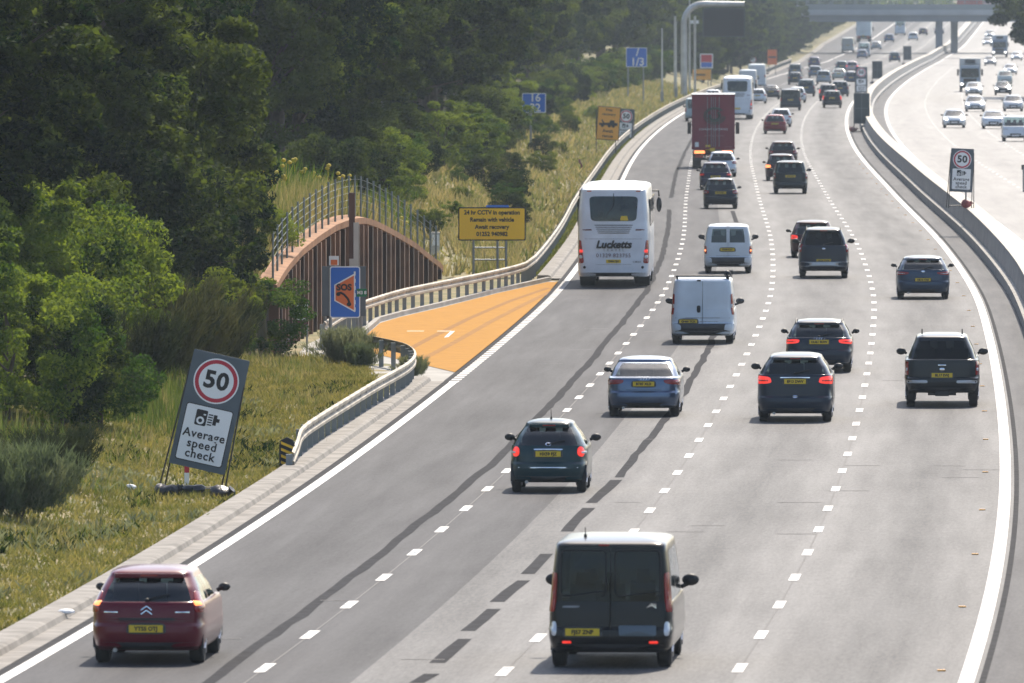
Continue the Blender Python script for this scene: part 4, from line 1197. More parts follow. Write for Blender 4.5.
def car(px, py, style, W, L, H, col, label, cat='car', name='parked', metal=0.0, n=7.5, hi=True, on=False, opts=None, group=None, oncoming=False, dx=0.0, yaw=0.0):
    o = dict(opts or {})
    X, Y = ground(px, py); Z = zr(Y); h = -head(Y)
    if oncoming: h += math.pi; Y += 0.4
    root = empty(name, (X, Y, Z), h + yaw); tag(root, label, cat, group)
    pm = get_paint(col, metal); hw = W / 2
    zb = o.get('belt', {'hatch': .92, 'mini': .88, 'saloon': .95, 'suv': 1.08, 'mpv': 1.02, 'estate': .92, 'van': 1.12, 'pickup': 1.12}[style])
    gc = o.get('clear', {'suv': .27, 'pickup': .36, 'van': .26}.get(style, .21))
    low = [(gc, .20, L - .30, hw * .90), (gc + .07, .06, L - .12, hw * .965), (.46 if style != 'pickup' else .6, .0, L - .0, hw * .995), (.585 if style != 'pickup' else .72, .015, L - .02, hw), (.635 if style != 'pickup' else .76, .075, L - .06, hw * .995), (zb - .12, .095, L - .20, hw * .99), (zb - .03, .12, L - .42, hw * .97)]
    if style in ('van', 'mpv', 'suv', 'pickup'): low[-1] = (zb - .03, .105, L - .30, hw * .975)
    rl = {'hatch': (.15, .60), 'mini': (.13, .55), 'saloon': (.62, 1.22), 'suv': (.14, .40), 'mpv': (.13, .36), 'estate': (.16, .58), 'van': (.11, .17), 'pickup': (.14, .42)}[style]
    fl = {'hatch': (1.05, 1.85), 'mini': (.85, 1.5), 'saloon': (1.2, 2.0), 'suv': (1.15, 1.8), 'mpv': (.95, 1.8), 'estate': (1.25, 2.1), 'van': (.75, 1.55), 'pickup': (1.4, 2.1)}[style]
    tw = {'van': .90, 'suv': .80, 'mpv': .79, 'pickup': .80}.get(style, .735)
    tw = o.get('top', tw); rl = o.get('rake', rl)
    bw = .955 if style in ('van',) else (.91 if style == 'pickup' else .935)
    Ht = H - .125
    mid = (zb + (Ht - zb) * .5, rl[0] + (rl[1] - rl[0]) * .42, L - fl[0] - (fl[1] - fl[0]) * .52, hw * (bw * .5 + tw * .5 + .018))
    gh = [(zb, rl[0], L - fl[0], hw * bw), mid, (Ht, rl[1], L - fl[1], hw * tw)]
    if style == 'van': n = o.get('n', 12.0)
    n = o.get('n', n)
    S = Shell(low, gh, n, L)
    rw = o.get('rw', {'van': (.80, .80), 'suv': (.86, .82), 'mpv': (.86, .82)}.get(style, (.84, .80)))
    if style == 'van' and not o.get('windows'):
        cols = [(('r', 0), ('r', 0), 'p' if not o.get('rear_glass') else 'g'), (('r', rw[0]), ('r', rw[1]), 'p'), (('s', .12), ('s', .12), 'p'), (('s', .60), ('s', .62), 'g'), (('s', .86), ('s', .80), 'p'), (('f', .9), ('f', .86), 'g'), (('f', 0), ('f', 0), 'g')]
    else:
        cols = [(('r', 0), ('r', 0), 'g'), (('r', rw[0]), ('r', rw[1]), 'p'), (('s', .10), ('s', .17), 'g'), (('s', .42), ('s', .46), 'p'), (('s', .455), ('s', .49), 'g'), (('s', .86), ('s', .80), 'p'), (('f', .92), ('f', .86), 'g'), (('f', 0), ('f', 0), 'g')]
    glass = M['glass']
    body = body_shell(S, cols, pm, root, hi, roof_crown=.125, glass=glass, rear_glass=o.get('rg', glass), wheels=None)
    r = o.get('r', {'suv': .35, 'pickup': .38, 'van': .33, 'mini': .29}.get(style, .315))
    ya, yb = o.get('ya', .74), L - .85
    wheel_set(root, W, ya, yb, r, .21 if style != 'mini' else .18, hi, .055)
    # dark arch liners over the wheels
    if hi: cut_arches(body, hw, (ya, yb), r)
    for sd in (-1, 1):
        P = [(r + .075) * math.cos(R(a)) for a in range(-10, 191, 20)], [(r + .075) * math.sin(R(a)) for a in range(-10, 191, 20)]
        Q = [(r - .01) * math.cos(R(a)) for a in range(-10, 191, 20)], [(r - .01) * math.sin(R(a)) for a in range(-10, 191, 20)]
        m_ = len(P[0]); vs = [(sd * (hw * (.999 if not hi else .96) - .0), P[0][i], r + P[1][i]) for i in range(m_)] + [(sd * (hw * (.99 if not hi else .95)), Q[0][i], r + Q[1][i]) for i in range(m_)]
        vs += [(sd * (hw - .12), y_, z_) for (_, y_, z_) in vs]
        fs = [(i, i + 1, m_ + i + 1, m_ + i) for i in range(m_ - 1)] + [(2 * m_ + i, 3 * m_ + i, 3 * m_ + i + 1, 2 * m_ + i + 1) for i in range(m_ - 1)] + [(i, 2 * m_ + i, 2 * m_ + i + 1, i + 1) for i in range(m_ - 1)] + [(m_ + i, m_ + i + 1, 3 * m_ + i + 1, 3 * m_ + i) for i in range(m_ - 1)]
        b = MB(); b.add(vs, fs); wa = b.build('wheel_arch', M['black'], root); wa.location = (0, ya, 0)
        wb_ = wa.copy(); COL.objects.link(wb_); wb_.parent = root; wb_.location = (0, yb, 0)
    # mirrors
    my, mz = L - fl[0] - .28, zb + .09
    for sd in (-1, 1):
        b = MB(); q = .82 * o.get('mirror', .95 if style not in ('van', 'pickup', 'suv') else 1.2)
        b.ball((sd * (hw + .09 * q), my, mz + (.06 if style == 'van' else 0)), (.24 * q, .13, .17 * q), 12, 8); b.bar((sd * hw * .95, my + .02, mz - .05), (sd * (hw + .06), my, mz), .035, n=6)
        mo = b.build('mirror', o.get('mirror_m', M['black']), root, smooth=True)
    if hi or W > 1.2: interior(root, S, zb, rl[1], L - fl[1], W, H, hi)
    if oncoming:
        fz = zb - .2
        for sd in (-1, 1):
            patch_c(S, 'headlight', M['head_on'] if on else M['clear'], root, [('s', .97, fz - .05), ('f', .55, fz - .09), ('f', .60, fz + .05), ('s', .94, fz + .10)], sgn=sd, rings=2, N=16)
        patch_x(S, 'grille', M['black'], root, [(-.32, .36), (.32, .36), (.42, .58), (-.42, .58)], 'front', rings=2, N=16)
        patch_x(S, 'lower_grille', M['black'], root, [(-.60, gc + .04), (.60, gc + .04), (.62, gc + .15), (-.62, gc + .15)], 'front', rings=2, N=16)
        p = S.front(0, .44); b = MB(); b.box((0, p[1] + .03, .44), (.52, .02, .11)); b.build('number_plate', M['plate_w'], root)
        return root, S
    # ---- rear details
    lamp = M['red_on'] if o.get('brake') else o.get('lamp', M['red_l'])
    lt = o.get('lights')
    if lt is None:
        lt = [('r', .66, zb - .17), ('r', .978, zb - .19), ('r', .978, zb - .02), ('r', .70, zb - .03)]
        if style in ('suv', 'mpv', 'van'): lt = [('r', .86, zb - .30), ('r', .978, zb - .30), ('r', .978, zb + .05), ('r', .86, zb + .05)]
    for sd in (-1, 1):
        q = patch_c(S, 'tail_light', lamp, root, lt, sgn=sd, th=.02, rnd_=o.get('lr', .45), rings=3, N=20)
        if hi:
            za = lt[0][2] * .7 + lt[3][2] * .3; zc_ = lt[0][2] * .45 + lt[3][2] * .55
            c4 = [(k, f, (z0 * .62 + .38 * (za + zc_) / 2)) for (k, f, z0) in lt]
            if True:
                c5 = [('r', lt[0][1] * .72 + .28 * .95, za), ('r', .955, za), ('r', .955, zc_), ('r', lt[0][1] * .72 + .28 * .95, zc_)]
                patch_c(S, 'reversing_lens', o.get('lens', M['clear'] if not o.get('brake') else M['red_l']), q, c5, sgn=sd, th=.026, rings=2, N=14)
    pz = o.get('plate_z', zb - .16); pxo = o.get('plate_x', 0); pw = o.get('plate_w', .52)
    y_ = S.rear(pxo, pz)[1] if style != 'saloon' else S.rear(pxo, pz)[1]
    if hi: patch_x(S, 'plate_recess', M['dark'], root, [(pxo - pw * .60, pz - .085), (pxo + pw * .60, pz - .085), (pxo + pw * .56, pz + .085), (pxo - pw * .56, pz + .085)], th=.012, rings=2, N=20)
    b = MB(); b.box((0, 0, 0), (pw, .016, .112)); pl = b.build('number_plate', M['plate_y'], root); pl.location = (pxo, y_ - .028, pz)
    if hi and o.get('reg'): text('lettering', o['reg'], .085, M['ink'], pl, 0, -.010, -.002, bold=.05, sx=1.0 if len(o['reg']) > 7 else 1.05, th=.001)
    elif not hi:
        b = MB()
        for k in range(6): b.box((-.19 + k * .075 + (.02 if k > 3 else 0), -.010, 0), (.045, .004, .07))
        b.build('lettering', M['ink'], pl)
    bm_ = pm if o.get('bumper') != 'dark' else M['dark']
    patch_x(S, 'bumper_insert', M['dark'], root, [(-hw * .80, gc + .015), (hw * .80, gc + .015), (hw * .86, gc + .135), (-hw * .86, gc + .135)], th=.012, rings=2, N=24, rnd_=.25)
    if o.get('bumper') == 'dark':
        patch_x(S, 'bumper', M['dark'], root, [(-hw * .97, gc + .14), (hw * .97, gc + .14), (hw * .97, .60), (-hw * .97, .60)], th=.03, rings=3, N=28, rnd_=.15)
    if hi:
        # shut line under the tailgate and above the bumper, spoiler, wiper, high brake lamp
        patch_x(S, 'shut_line', M['black'], root, [(-hw * .93, .652), (hw * .93, .652), (hw * .93, .664), (-hw * .93, .664)], th=.003, rnd_=.1, rings=2, N=20)
        if style not in ('van', 'pickup', 'saloon'):
            yr_ = rl[1]
            b = MB(); b.slab([(-hw * tw * .86, yr_ + .12), (hw * tw * .86, yr_ + .12), (hw * tw * .80, yr_ - .10), (-hw * tw * .80, yr_ - .10)], Ht - .02, Ht + .035); b.build('spoiler', pm, root)
            b = MB(); b.box((0, yr_ - .105, Ht + .008), (.26, .02, .022)); b.build('brake_light', M['red_l'], root)
            zc_ = zb + .06; b = MB(); a, c_ = S.rear(0, zc_ - .03, .03), S.rear(.34, zc_ + .05, .03); b.tube([a, S.rear(.17, zc_ + .02, .03), c_], .012, n=5); b.ball(a, (.07, .05, .05)); b.build('wiper', M['black'], root)
        if o.get('chrome') is not None:
            z_ = o['chrome']; wch = o.get('chrome_w', .30)
            patch_x(S, 'chrome_strip', M['chrome'], root, [(-wch, z_ - .018), (wch, z_ - .018), (wch, z_ + .018), (-wch, z_ + .018)], th=.022, rings=2, N=18)
        if o.get('badge'):
            z_ = o['badge']
            if o.get('badge_kind') == 'chevron':
                b = MB()
                for dz in (0, .062):
                    for sd in (-1, 1):
                        p0 = S.rear(sd * .085, z_ - .05 + dz - .03, .02); p1 = S.rear(0, z_ + .012 + dz - .03, .02); b.bar(p0, p1, .013, n=6)
                b.build('badge', M['chrome'], root)
            elif o.get('badge_kind') == 'rings':
                b = MB()
                for k in range(4):
                    cx = -.099 + k * .066; pts = [S.rear(cx + .042 * math.cos(R(a)), z_ + .042 * math.sin(R(a)), .016) for a in range(0, 361, 30)]; b.tube(pts, .007, n=5)
                b.build('badge', M['chrome'], root)
            else: patch_x(S, 'badge', M['chrome'], root, [(-.065, z_ - .035), (.065, z_ - .035), (.065, z_ + .035), (-.065, z_ + .035)], th=.02, rnd_=1, rings=2, N=18)
        if o.get('exhaust', True):
            b = MB(); b.bar((-hw * .55, .12, gc + .01), (-hw * .55, .5, gc + .02), .035, n=10); b.build('exhaust', M['rim'], root)
        if o.get('aerial'):
            b = MB(); ax, ay = o['aerial']; b.bar((ax, ay, H - .03), (ax, ay - .08, H + o.get('aerial_h', .32)), .010, .006, 5); b.bar((ax, ay, H - .03), (ax, ay, H + .03), .03, .02, 8); b.build('aerial', M['black'], root)
        if o.get('rails'):
            for sd in (-1, 1):
                b = MB(); b.tube([(sd * hw * tw * .93, rl[1] + .15, Ht + .02), (sd * hw * tw * .93, rl[1] + .28, Ht + .10), (sd * hw * tw * .93, L - fl[1] - .35, Ht + .10), (sd * hw * tw * .93, L - fl[1] - .2, Ht + .02)], .02, n=6); b.build('roof_rail', o.get('rail_m', M['black']), root)
    return root, S

# ---- nearest vehicles -------------------------------------------------------
DARK = (0.012, 0.018, 0.028); BLK = (0.008, 0.009, 0.011); NAVY = (0.010, 0.026, 0.050)
r_, S = car(146, 665, 'hatch', 1.77, 4.27, 1.46, (0.13, 0.006, 0.018), 'dark red hatchback driving in the left lane at the bottom left', name='hatchback', n=7.0,
    opts=dict(reg='YT55 OTJ', plate_z=.555, badge=.85, badge_kind='chevron', lights=[('r', .80, .80), ('r', .978, .78), ('r', .978, 1.10), ('r', .90, 1.12)], lamp=M['red_l'], lens=M['amber_on'], rake=(.16, .62), belt=.96, rw=(.82, .80), ya=.78))
for sd in (-1, 1): patch_x(S, 'side_badge', M['chrome'], r_, [(sd * .55 - .11, .79), (sd * .55 + .11, .79), (sd * .55 + .11, .815), (sd * .55 - .11, .815)], th=.012, rings=2, N=12)
patch_x(S, 'trim_band', M['dark'], r_, [(-.80, .675), (.80, .675), (.80, .715), (-.80, .715)], th=.012, rings=2, N=20, rnd_=.2)
# black people carrier van
r_, S = car(610, 669, 'van', 1.92, 4.8, 1.98, BLK, 'black van with tinted rear doors driving nearest the camera at the bottom', 'van', name='van',
    opts=dict(reg='FJ57 ZNP', plate_z=.56, plate_x=-.42, windows=True, rear_glass=True, rg=M['glass_d'], lights=[('r', .885, .86), ('r', .978, .86), ('r', .978, 1.47), ('r', .90, 1.45)], lr=.25, belt=1.02, top=.885, rw=(.80, .84), clear=.24, mirror=1.35, n=13.0, aerial=(-.42, .9), aerial_h=.14, exhaust=False, lens=M['red_l']))
patch_x(S, 'shut_line', M['ink'], r_, [(-.008, .42), (.008, .42), (.008, 1.84), (-.008, 1.84)], th=.006, rnd_=.1, rings=2, N=16)
for x0 in (-.76, .07):
    b = MB(); b.tube([S.rear(x, z, .012) for x, z in rrect(x0, 1.10, x0 + .69, 1.80, .08, 4)] + [S.rear(x0 + .69, 1.18, .012)], .013, n=6); b.build('window_seal', M['ink'], r_)
patch_x(S, 'trim_panel', mat('satin_panel', (.11, .14, .16), .35), r_, [(.14, .50), (.70, .50), (.70, .66), (.12, .66)], th=.055, rings=2, N=20, rnd_=.2)
patch_x(S, 'brake_light', M['red_l'], r_, [(-.18, 1.86), (-.02, 1.86), (-.02, 1.89), (-.18, 1.89)], th=.02, rings=2, N=12)
for sd in (-1, 1):
    patch_x(S, 'reflector', M['red_on'], r_, [(sd * .66 - .07, .385), (sd * .66 + .07, .385), (sd * .66 + .07, .425), (sd * .66 - .07, .425)], th=.025, rings=2, N=12)
    patch_x(S, 'fog_light', M['clear'], r_, [(sd * .86 - .045, .50), (sd * .86 + .045, .50), (sd * .86 + .04, .72), (sd * .86 - .04, .72)], th=.02, rings=2, N=14, rnd_=.7)
b = MB()
for k in range(4): b.tube([S.rear(.55 + .02 * k, .93 + .02 * k, .02), S.rear(.63, .96 + .01 * k, .02), S.rear(.70, .92 + .02 * k, .02)], .006, n=4)
b.build('badge', M['chrome'], r_)
for k, (x0, s_) in enumerate(((-.62, 'vivid'),)): pass
patch_x(S, 'maker_strip', M['ink_g'], r_, [(-.74, .925), (-.48, .925), (-.46, .955), (-.72, .955)], th=.012, rings=2, N=12)
# teal city car
r_, S = car(548, 493, 'mini', 1.63, 3.55, 1.49, (0.005, 0.036, 0.046), 'small dark teal city car with round red tail lights in the second lane', name='city_car', n=7.0,
    opts=dict(reg='HX59 FJZ', plate_z=.80, chrome=.895, badge=1.0, lights=[('r', .73, .74), ('r', .91, .74), ('r', .90, .95), ('r', .745, .95)], lr=.95, lamp=M['red_on'], lens=M['clear'], rake=(.13, .60), belt=.97, aerial=(.02, 1.1), ya=.62, mirror=1.1, aerial_h=.2, mirror_m=None or M['black'], top=.62, n=5.2, rw=(.80, .82)))
patch_x(S, 'bumper_trim', M['chrome'], r_, [(-.62, .51), (.62, .51), (.62, .535), (-.62, .535)], th=.012, rings=2, N=20)
# silver blue saloon
r_, S = car(643.5, 417, 'saloon', 1.80, 4.6, 1.43, (0.10, 0.145, 0.23), 'silver blue saloon car in the second lane behind the white van', name='saloon', metal=.7, n=7.0,
    opts=dict(reg='BT07 XLD', plate_z=.80, badge=.93, badge_kind='rings', lights=[('r', .58, .80), ('r', .978, .76), ('r', .978, .90), ('r', .52, .91)], belt=.97, lens=M['red_l'], rake=(.58, 1.25)))
# white panel van
r_, S = car(702.5, 344, 'van', 1.90, 4.8, 1.96, (0.62, 0.70, 0.78), 'white panel van with plain rear doors and black bumper in the second lane', 'van', name='van',
    opts=dict(reg='GN60 TCX', plate_z=.66, plate_x=-.42, bumper='dark', lights=[('r', .905, .86), ('r', .978, .86), ('r', .978, 1.48), ('r', .92, 1.46)], lr=.25, belt=1.02, top=.89, n=13.0, clear=.24, mirror=1.3, exhaust=False, mirror_m=M['dark']))
patch_x(S, 'shut_line', M['ink_g'], r_, [(-.006, .52), (.006, .52), (.006, 1.84), (-.006, 1.84)], th=.005, rnd_=.1, rings=2, N=16)
patch_x(S, 'door_handle', M['black'], r_, [(-.17, .92), (-.06, .92), (-.06, 1.13), (-.17, 1.13)], th=.03, rings=2, N=16, rnd_=.6)
patch_x(S, 'trim_line', M['ink_g'], r_, [(-.80, .755), (.80, .755), (.80, .775), (-.80, .775)], th=.006, rings=2, N=16, rnd_=.1)
patch_x(S, 'brake_light', M['black'], r_, [(-.17, 1.84), (-.05, 1.84), (-.05, 1.88), (-.17, 1.88)], th=.02, rings=2, N=12)
b = MB()
for y_ in (.35,): b.bar((-.8, y_, 1.99), (.8, y_, 1.99), .03, n=6)
for sd in (-1, 1): b.bar((sd * .75, .35, 1.88), (sd * .75, .35, 1.99), .03, n=6)
b.build('roof_bar', M['black'], r_)
b = MB(); b.ball((.72, .5, 2.05), (.22, .22, .22)); b.bar((.72, .5, 1.9), (.72, .5, 2.0), .04); b.build('beacon', M['black'], r_, smooth=True)
# small white van
r_, S = car(728, 273.5, 'van', 1.80, 4.4, 1.82, (0.62, 0.66, 0.70), 'small white van with two rear windows ahead of the plain white van', 'van', name='van',
    opts=dict(reg='FD08 KXY', plate_z=.88, plate_x=-.02, bumper='dark', rear_glass=True, lights=[('r', .87, .72), ('r', .978, .72), ('r', .978, 1.02), ('r', .89, 1.02)], lr=.3, belt=1.14, top=.84, rw=(.72, .74), n=10.0, clear=.24, mirror=1.3, exhaust=False, rg=M['glass'], lamp=M['red_l'], lens=M['amber_on']))
patch_x(S, 'door_seam', pm if False else get_paint((0.62, 0.66, 0.70)), r_, [(-.06, 1.1), (.06, 1.1), (.06, 1.74), (-.06, 1.74)], th=.014, rnd_=.1, rings=2, N=16)
patch_x(S, 'shut_line', M['ink_g'], r_, [(-.005, .52), (.005, .52), (.005, 1.74), (-.005, 1.74)], th=.017, rnd_=.1, rings=2, N=16)
# near SUV / people carrier, brake lights lit
r_, S = car(795, 422.5, 'mpv', 1.84, 4.65, 1.64, (0.010, 0.022, 0.042), 'dark blue people carrier with glowing brake lights in the third lane', name='people_carrier',
    opts=dict(reg='EF13 DWV', plate_z=.98, chrome=1.075, chrome_w=.36, lights=[('r', .60, .93), ('r', .978, .91), ('r', .978, 1.12), ('r', .66, 1.10)], brake=True, belt=1.15, top=.69, rw=(.84, .84), rails=False, rake=(.13, .42), badge=.62, n=8, mirror=1.15))
# dark estate
r_, S = car(819, 373, 'estate', 1.83, 4.7, 1.44, (0.014, 0.026, 0.045), 'dark blue estate car braking just ahead of the people carrier', name='estate_car', n=8.0,
    opts=dict(reg='OU61 RUW', plate_z=.84, badge=.92, badge_kind='rings', lights=[('r', .60, .80), ('r', .978, .77), ('r', .978, .90), ('r', .58, .92)], brake=True, belt=.96, rails=True))
# pickup
r_, S = car(942, 407.5, 'pickup', 1.88, 5.2, 1.82, (0.012, 0.016, 0.020), 'black pickup truck with hard canopy and chrome handle in the fourth lane', 'pickup truck', name='pickup_truck',
    opts=dict(reg='BL17 EWJ', plate_z=.80, chrome=1.05, chrome_w=.10, lights=[('r', .885, .80), ('r', .978, .80), ('r', .978, 1.14), ('r', .90, 1.14)], lr=.3, belt=1.20, rw=(.86, .84), rg=M['glass_d'], mirror=1.25, badge=.95, top=.69, n=9.0, rake=(.16, .50), rails=False, exhaust=False, lens=M['clear'], mirror_m=M['black']))
for sd in (-1, 1): patch_x(S, 'step_bumper', M['galv'], r_, [(sd * .62 - .26, .60), (sd * .62 + .26, .60), (sd * .62 + .26, .68), (sd * .62 - .26, .68)], th=.05, rings=2, N=18)
b = MB(); b.bar((-.35, .3, .34), (.35, .3, .34), .05); b.box((0, .25, .36), (.34, .3, .16)); b.build('axle', M['black'], r_)
for sd in (-1, 1):
    b = MB(); b.bar((sd * .5, .9, 1.80), (sd * .5, .9, 1.93), .02, .012, 6); b.build('aerial', M['black'], r_)
# blue grey hatch, fourth lane
r_, S = car(923, 299.5, 'hatch', 1.82, 4.27, 1.46, (0.030, 0.055, 0.095), 'slate blue hatchback alone in the fourth lane ahead of the pickup', name='hatchback', metal=.3, n=7.0,
    opts=dict(reg='HK16 YXB', plate_z=.66, badge=.95, lights=[('r', .55, .84), ('r', .978, .81), ('r', .978, .95), ('r', .50, .93)], belt=1.0, rake=(.14, .62)))
r_, S = car(823.7, 278.5, 'suv', 1.84, 4.9, 1.84, (0.010, 0.016, 0.030), 'tall black off-roader with tinted rear glass in the third lane', 'off-roader', name='off_roader',
    opts=dict(reg='GK56 KWK', plate_z=.64, lights=[('r', .88, .95), ('r', .978, .95), ('r', .978, 1.25), ('r', .89, 1.25)], belt=1.20, rg=M['glass_d'], badge=1.08, rails=True, mirror=1.3, top=.72, rw=(.84, .86), exhaust=False, n=9))
patch_x(S, 'bumper', M['galv'], r_, [(-.88, .44), (.88, .44), (.86, .60), (-.86, .60)], th=.05, rings=2, N=24, rnd_=.2)
r_, S = car(813, 258, 'hatch', 1.78, 4.3, 1.46, (0.045, 0.008, 0.012), 'dark hatchback with red left light half hidden behind the black off-roader', name='hatchback', opts=dict(reg='LB09 VHN', brake=True))
r_, S = car(720.7, 209, 'hatch', 1.70, 3.9, 1.49, (0.008, 0.012, 0.022), 'black hatchback in the second lane ahead of the small white van', name='hatchback', opts=dict(reg='RV10 EZO', plate_z=.78))
r_, S = car(715.5, 190, 'hatch', 1.72, 3.9, 1.48, (0.012, 0.010, 0.045), 'dark purple hatchback right behind the silver car near the burgundy lorry', name='hatchback', opts=dict(reg='AK07 PNO', plate_z=.70, lens=M['red_on']))
r_, S = car(722, 177, 'hatch', 1.70, 4.0, 1.45, (0.55, 0.60, 0.66), 'silver hatchback close behind the burgundy lorry', name='hatchback', metal=.3, opts=dict(reg='LM58 UDG', plate_z=.68))
r_, S = car(790.5, 194, 'suv', 1.80, 4.5, 1.72, (0.008, 0.014, 0.020), 'black off-roader in the third lane last of a close group of three', 'off-roader', name='off_roader', opts=dict(reg='KP60 HUY', plate_z=.92, lights=[('r', .86, .80), ('r', .978, .80), ('r', .978, 1.12), ('r', .89, 1.12)], belt=1.12))
r_, S = car(781.5, 181, 'hatch', 1.78, 4.3, 1.50, (0.035, 0.008, 0.020), 'dark maroon hatchback with orange left light in the middle of the group of three', name='hatchback', opts=dict(reg='NG05 LTV', lamp=M['amber_on'], lens=M['amber_on'], plate_z=.62))
r_, S = car(783, 165.5, 'hatch', 1.80, 4.3, 1.48, (0.05, 0.012, 0.012), 'dark red hatchback with pale roof leading the close group of three', name='hatchback', opts=dict(reg='SF04 KBD', plate_z=.62))

# ---- coach ------------------------------------------------------------------
def coach(px, py, hi, label, W=2.55, H=3.66, L=12.2, lettered=True):
    X, Y = ground(px, py); root = empty('coach', (X, Y, zr(Y)), -head(Y)); tag(root, label, 'coach')
    hw = W / 2
    low = [(.38, .12, L - .1, hw * .96), (.52, .0, L, hw * .99), (.80, .0, L, hw), (1.25, .03, L, hw), (1.75, .05, L, hw)]
    gh = [(1.95, .07, L - .05, hw), (2.7, .13, L - .25, hw * .985), (3.42, .24, L - .7, hw * .93)]
    S = Shell(low, gh, 16, L); cm = get_paint((0.70, 0.74, 0.80))
    cols = [(('r', 0), ('r', 0), 'p'), (('r', .9), ('r', .9), 'p'), (('s', .05), ('s', .05), 'p'), (('s', .06), ('s', .06), 'p'), (('s', .94), ('s', .92), 'p'), (('f', .92), ('f', .9), 'g'), (('f', 0), ('f', 0), 'g')]
    body_shell(S, cols, cm, root, hi, roof_crown=.22)
    wheel_set(root, W, 3.2, L - 2.8, .50, .55, hi, .04)
    q = patch_x(S, 'rear_window', M['coach_glass'], root, [(-.80, 2.33), (.80, 2.33), (.86, 3.20), (-.86, 3.20)], rnd_=.22, th=.02, N=36)
    patch_x(S, 'engine_grille', cm, root, [(-.75, 1.88), (.75, 1.88), (.8, 2.2), (-.8, 2.2)], th=.02)
    for k in range(5): patch_x(S, 'grille_slat', M['dark'], root, [(-.55 - .03 * k, 1.90 + k * .068), (.55 + .03 * k, 1.90 + k * .068), (.56 + .03 * k, 1.93 + k * .068), (-.56 - .03 * k, 1.93 + k * .068)], th=.03, rings=2, N=20, rnd_=.3)
    for sd in (-1, 1):
        patch_x(S, 'side_stripe', M['burg'], root, [(sd * .95 - .26, 2.0), (sd * .95 + .26, 2.0), (sd * .95 + .26, 2.05), (sd * .95 - .26, 2.05)], th=.012, rings=2, N=14, rnd_=.1)
        t = patch_c(S, 'tail_light', M['red_l'], root, [('r', .80, .85), ('r', .955, .85), ('r', .955, 1.66), ('r', .89, 1.66)], sgn=sd, th=.025, N=22, rnd_=.3)
        for z_, m_ in ((1.28, M['red_on']), (1.08, M['clear']), (.94, M['red_l'])):
            patch_c(S, 'lens', m_, t, [('r', .835, z_ - .065), ('r', .935, z_ - .065), ('r', .935, z_ + .065), ('r', .845, z_ + .065)], sgn=sd, th=.035, rings=2, N=12, rnd_=.8)
        patch_x(S, 'marker_light', M['amber'], root, [(sd * .86 - .08, 3.36), (sd * .86 + .08, 3.36), (sd * .86 + .08, 3.40), (sd * .86 - .08, 3.40)], th=.02, rings=2, N=12)
        patch_x(S, 'parking_sensor', M['ink'], root, [(sd * 1.02 - .05, .66), (sd * 1.02 + .05, .66), (sd * 1.02 + .05, .76), (sd * 1.02 - .05, .76)], th=.012, rings=2, N=12, rnd_=1)
        for k in range(6):
            y0 = 1.0 + k * 1.75
            b = MB(); x_ = sd * (hw * .992)
            b.box((x_ - sd * .005, y0 + .85, 2.62), (.05, 1.68, .95)); b.build('side_window', M['coach_glass'], root)
        b = MB(); b.tube([(sd * hw * .95, L - .4, 3.2), (sd * (hw + .14), L - .1, 3.2), (sd * (hw + .16), L, 3.0)], .03, n=6); b.ball((sd * (hw + .16), L, 2.7), (.20, .2, .55)); b.build('mirror', M['black'], root, smooth=True)
    patch_x(S, 'panel_line', M['ink_g'], root, [(-1.0, 1.70), (1.0, 1.70), (1.0, 1.712), (-1.0, 1.712)], th=.006, rings=2, N=14, rnd_=.1)
    patch_x(S, 'panel_line', M['ink_g'], root, [(-1.15, .80), (1.15, .80), (1.15, .812), (-1.15, .812)], th=.006, rings=2, N=14, rnd_=.1)
    patch_x(S, 'underside_panel', M['black'], root, [(-1.15, .39), (1.15, .39), (1.18, .52), (-1.18, .52)], th=.012, rings=2, N=20, rnd_=.2)
    b = MB(); b.box((0, 0, 0), (.52, .016, .12)); pl = b.build('number_plate', M['plate_y'], root); pl.location = (.0, -.01, .92)
    if lettered:
        text('lettering', 'YN06 CJO', .085, M['ink'], pl, 0, -.010, -.002, bold=.05, th=.001)
        text('lettering', 'Lucketts', .36, M['ink'], root, 0, .0, 1.50, bold=.045, shear=.25, sx=1.0)
        text('lettering', 'TRAVEL', .13, M['ink_g'], root, 0, .0, 1.31, bold=.0, space=1.9)
        text('lettering', '01329 823755', .19, M['burg'], root, 0, -.005, 1.12, bold=.0, space=1.12, sx=1.0)
        text('lettering', 'V.MAX', .10, M['ink_g'], root, .82, -.005, .90, bold=.02)
    b = MB(); b.tube([S.rear(0, 3.3, .05), S.rear(0, 2.9, .06), S.rear(-.3, 2.45, .06)], .012, n=5); b.build('wiper', M['black'], root)
    if lettered:
        for (x, z_, d, m_, nm) in ((-.55, 2.5, .3, M['seat'], 'head_rest'), (-.2, 2.5, .36, M['seat'], 'head_rest'), (.35, 2.45, .3, M['plate_y'], 'window_sticker'), (.58, 2.5, .28, M['seat'], 'head_rest')):
            if nm == 'window_sticker': patch_x(S, nm, m_, root, [(x - .12, z_ - .1), (x + .16, z_ - .1), (x + .16, z_ + .08), (x - .12, z_ + .08)], th=.024, rings=2, N=14, rnd_=.2)
    return root
M['coach_glass'] = mat('coach_glass', (0.010, 0.022, 0.022), 0.06, spec=.4, var=.8, vscale=2.2)
coach(613.5, 287.5, True, 'large white coach with lettered rear in the left lane beside the refuge')
coach(737.3, 119.5, False, 'distant white coach in the second lane beyond the burgundy lorry', lettered=False)

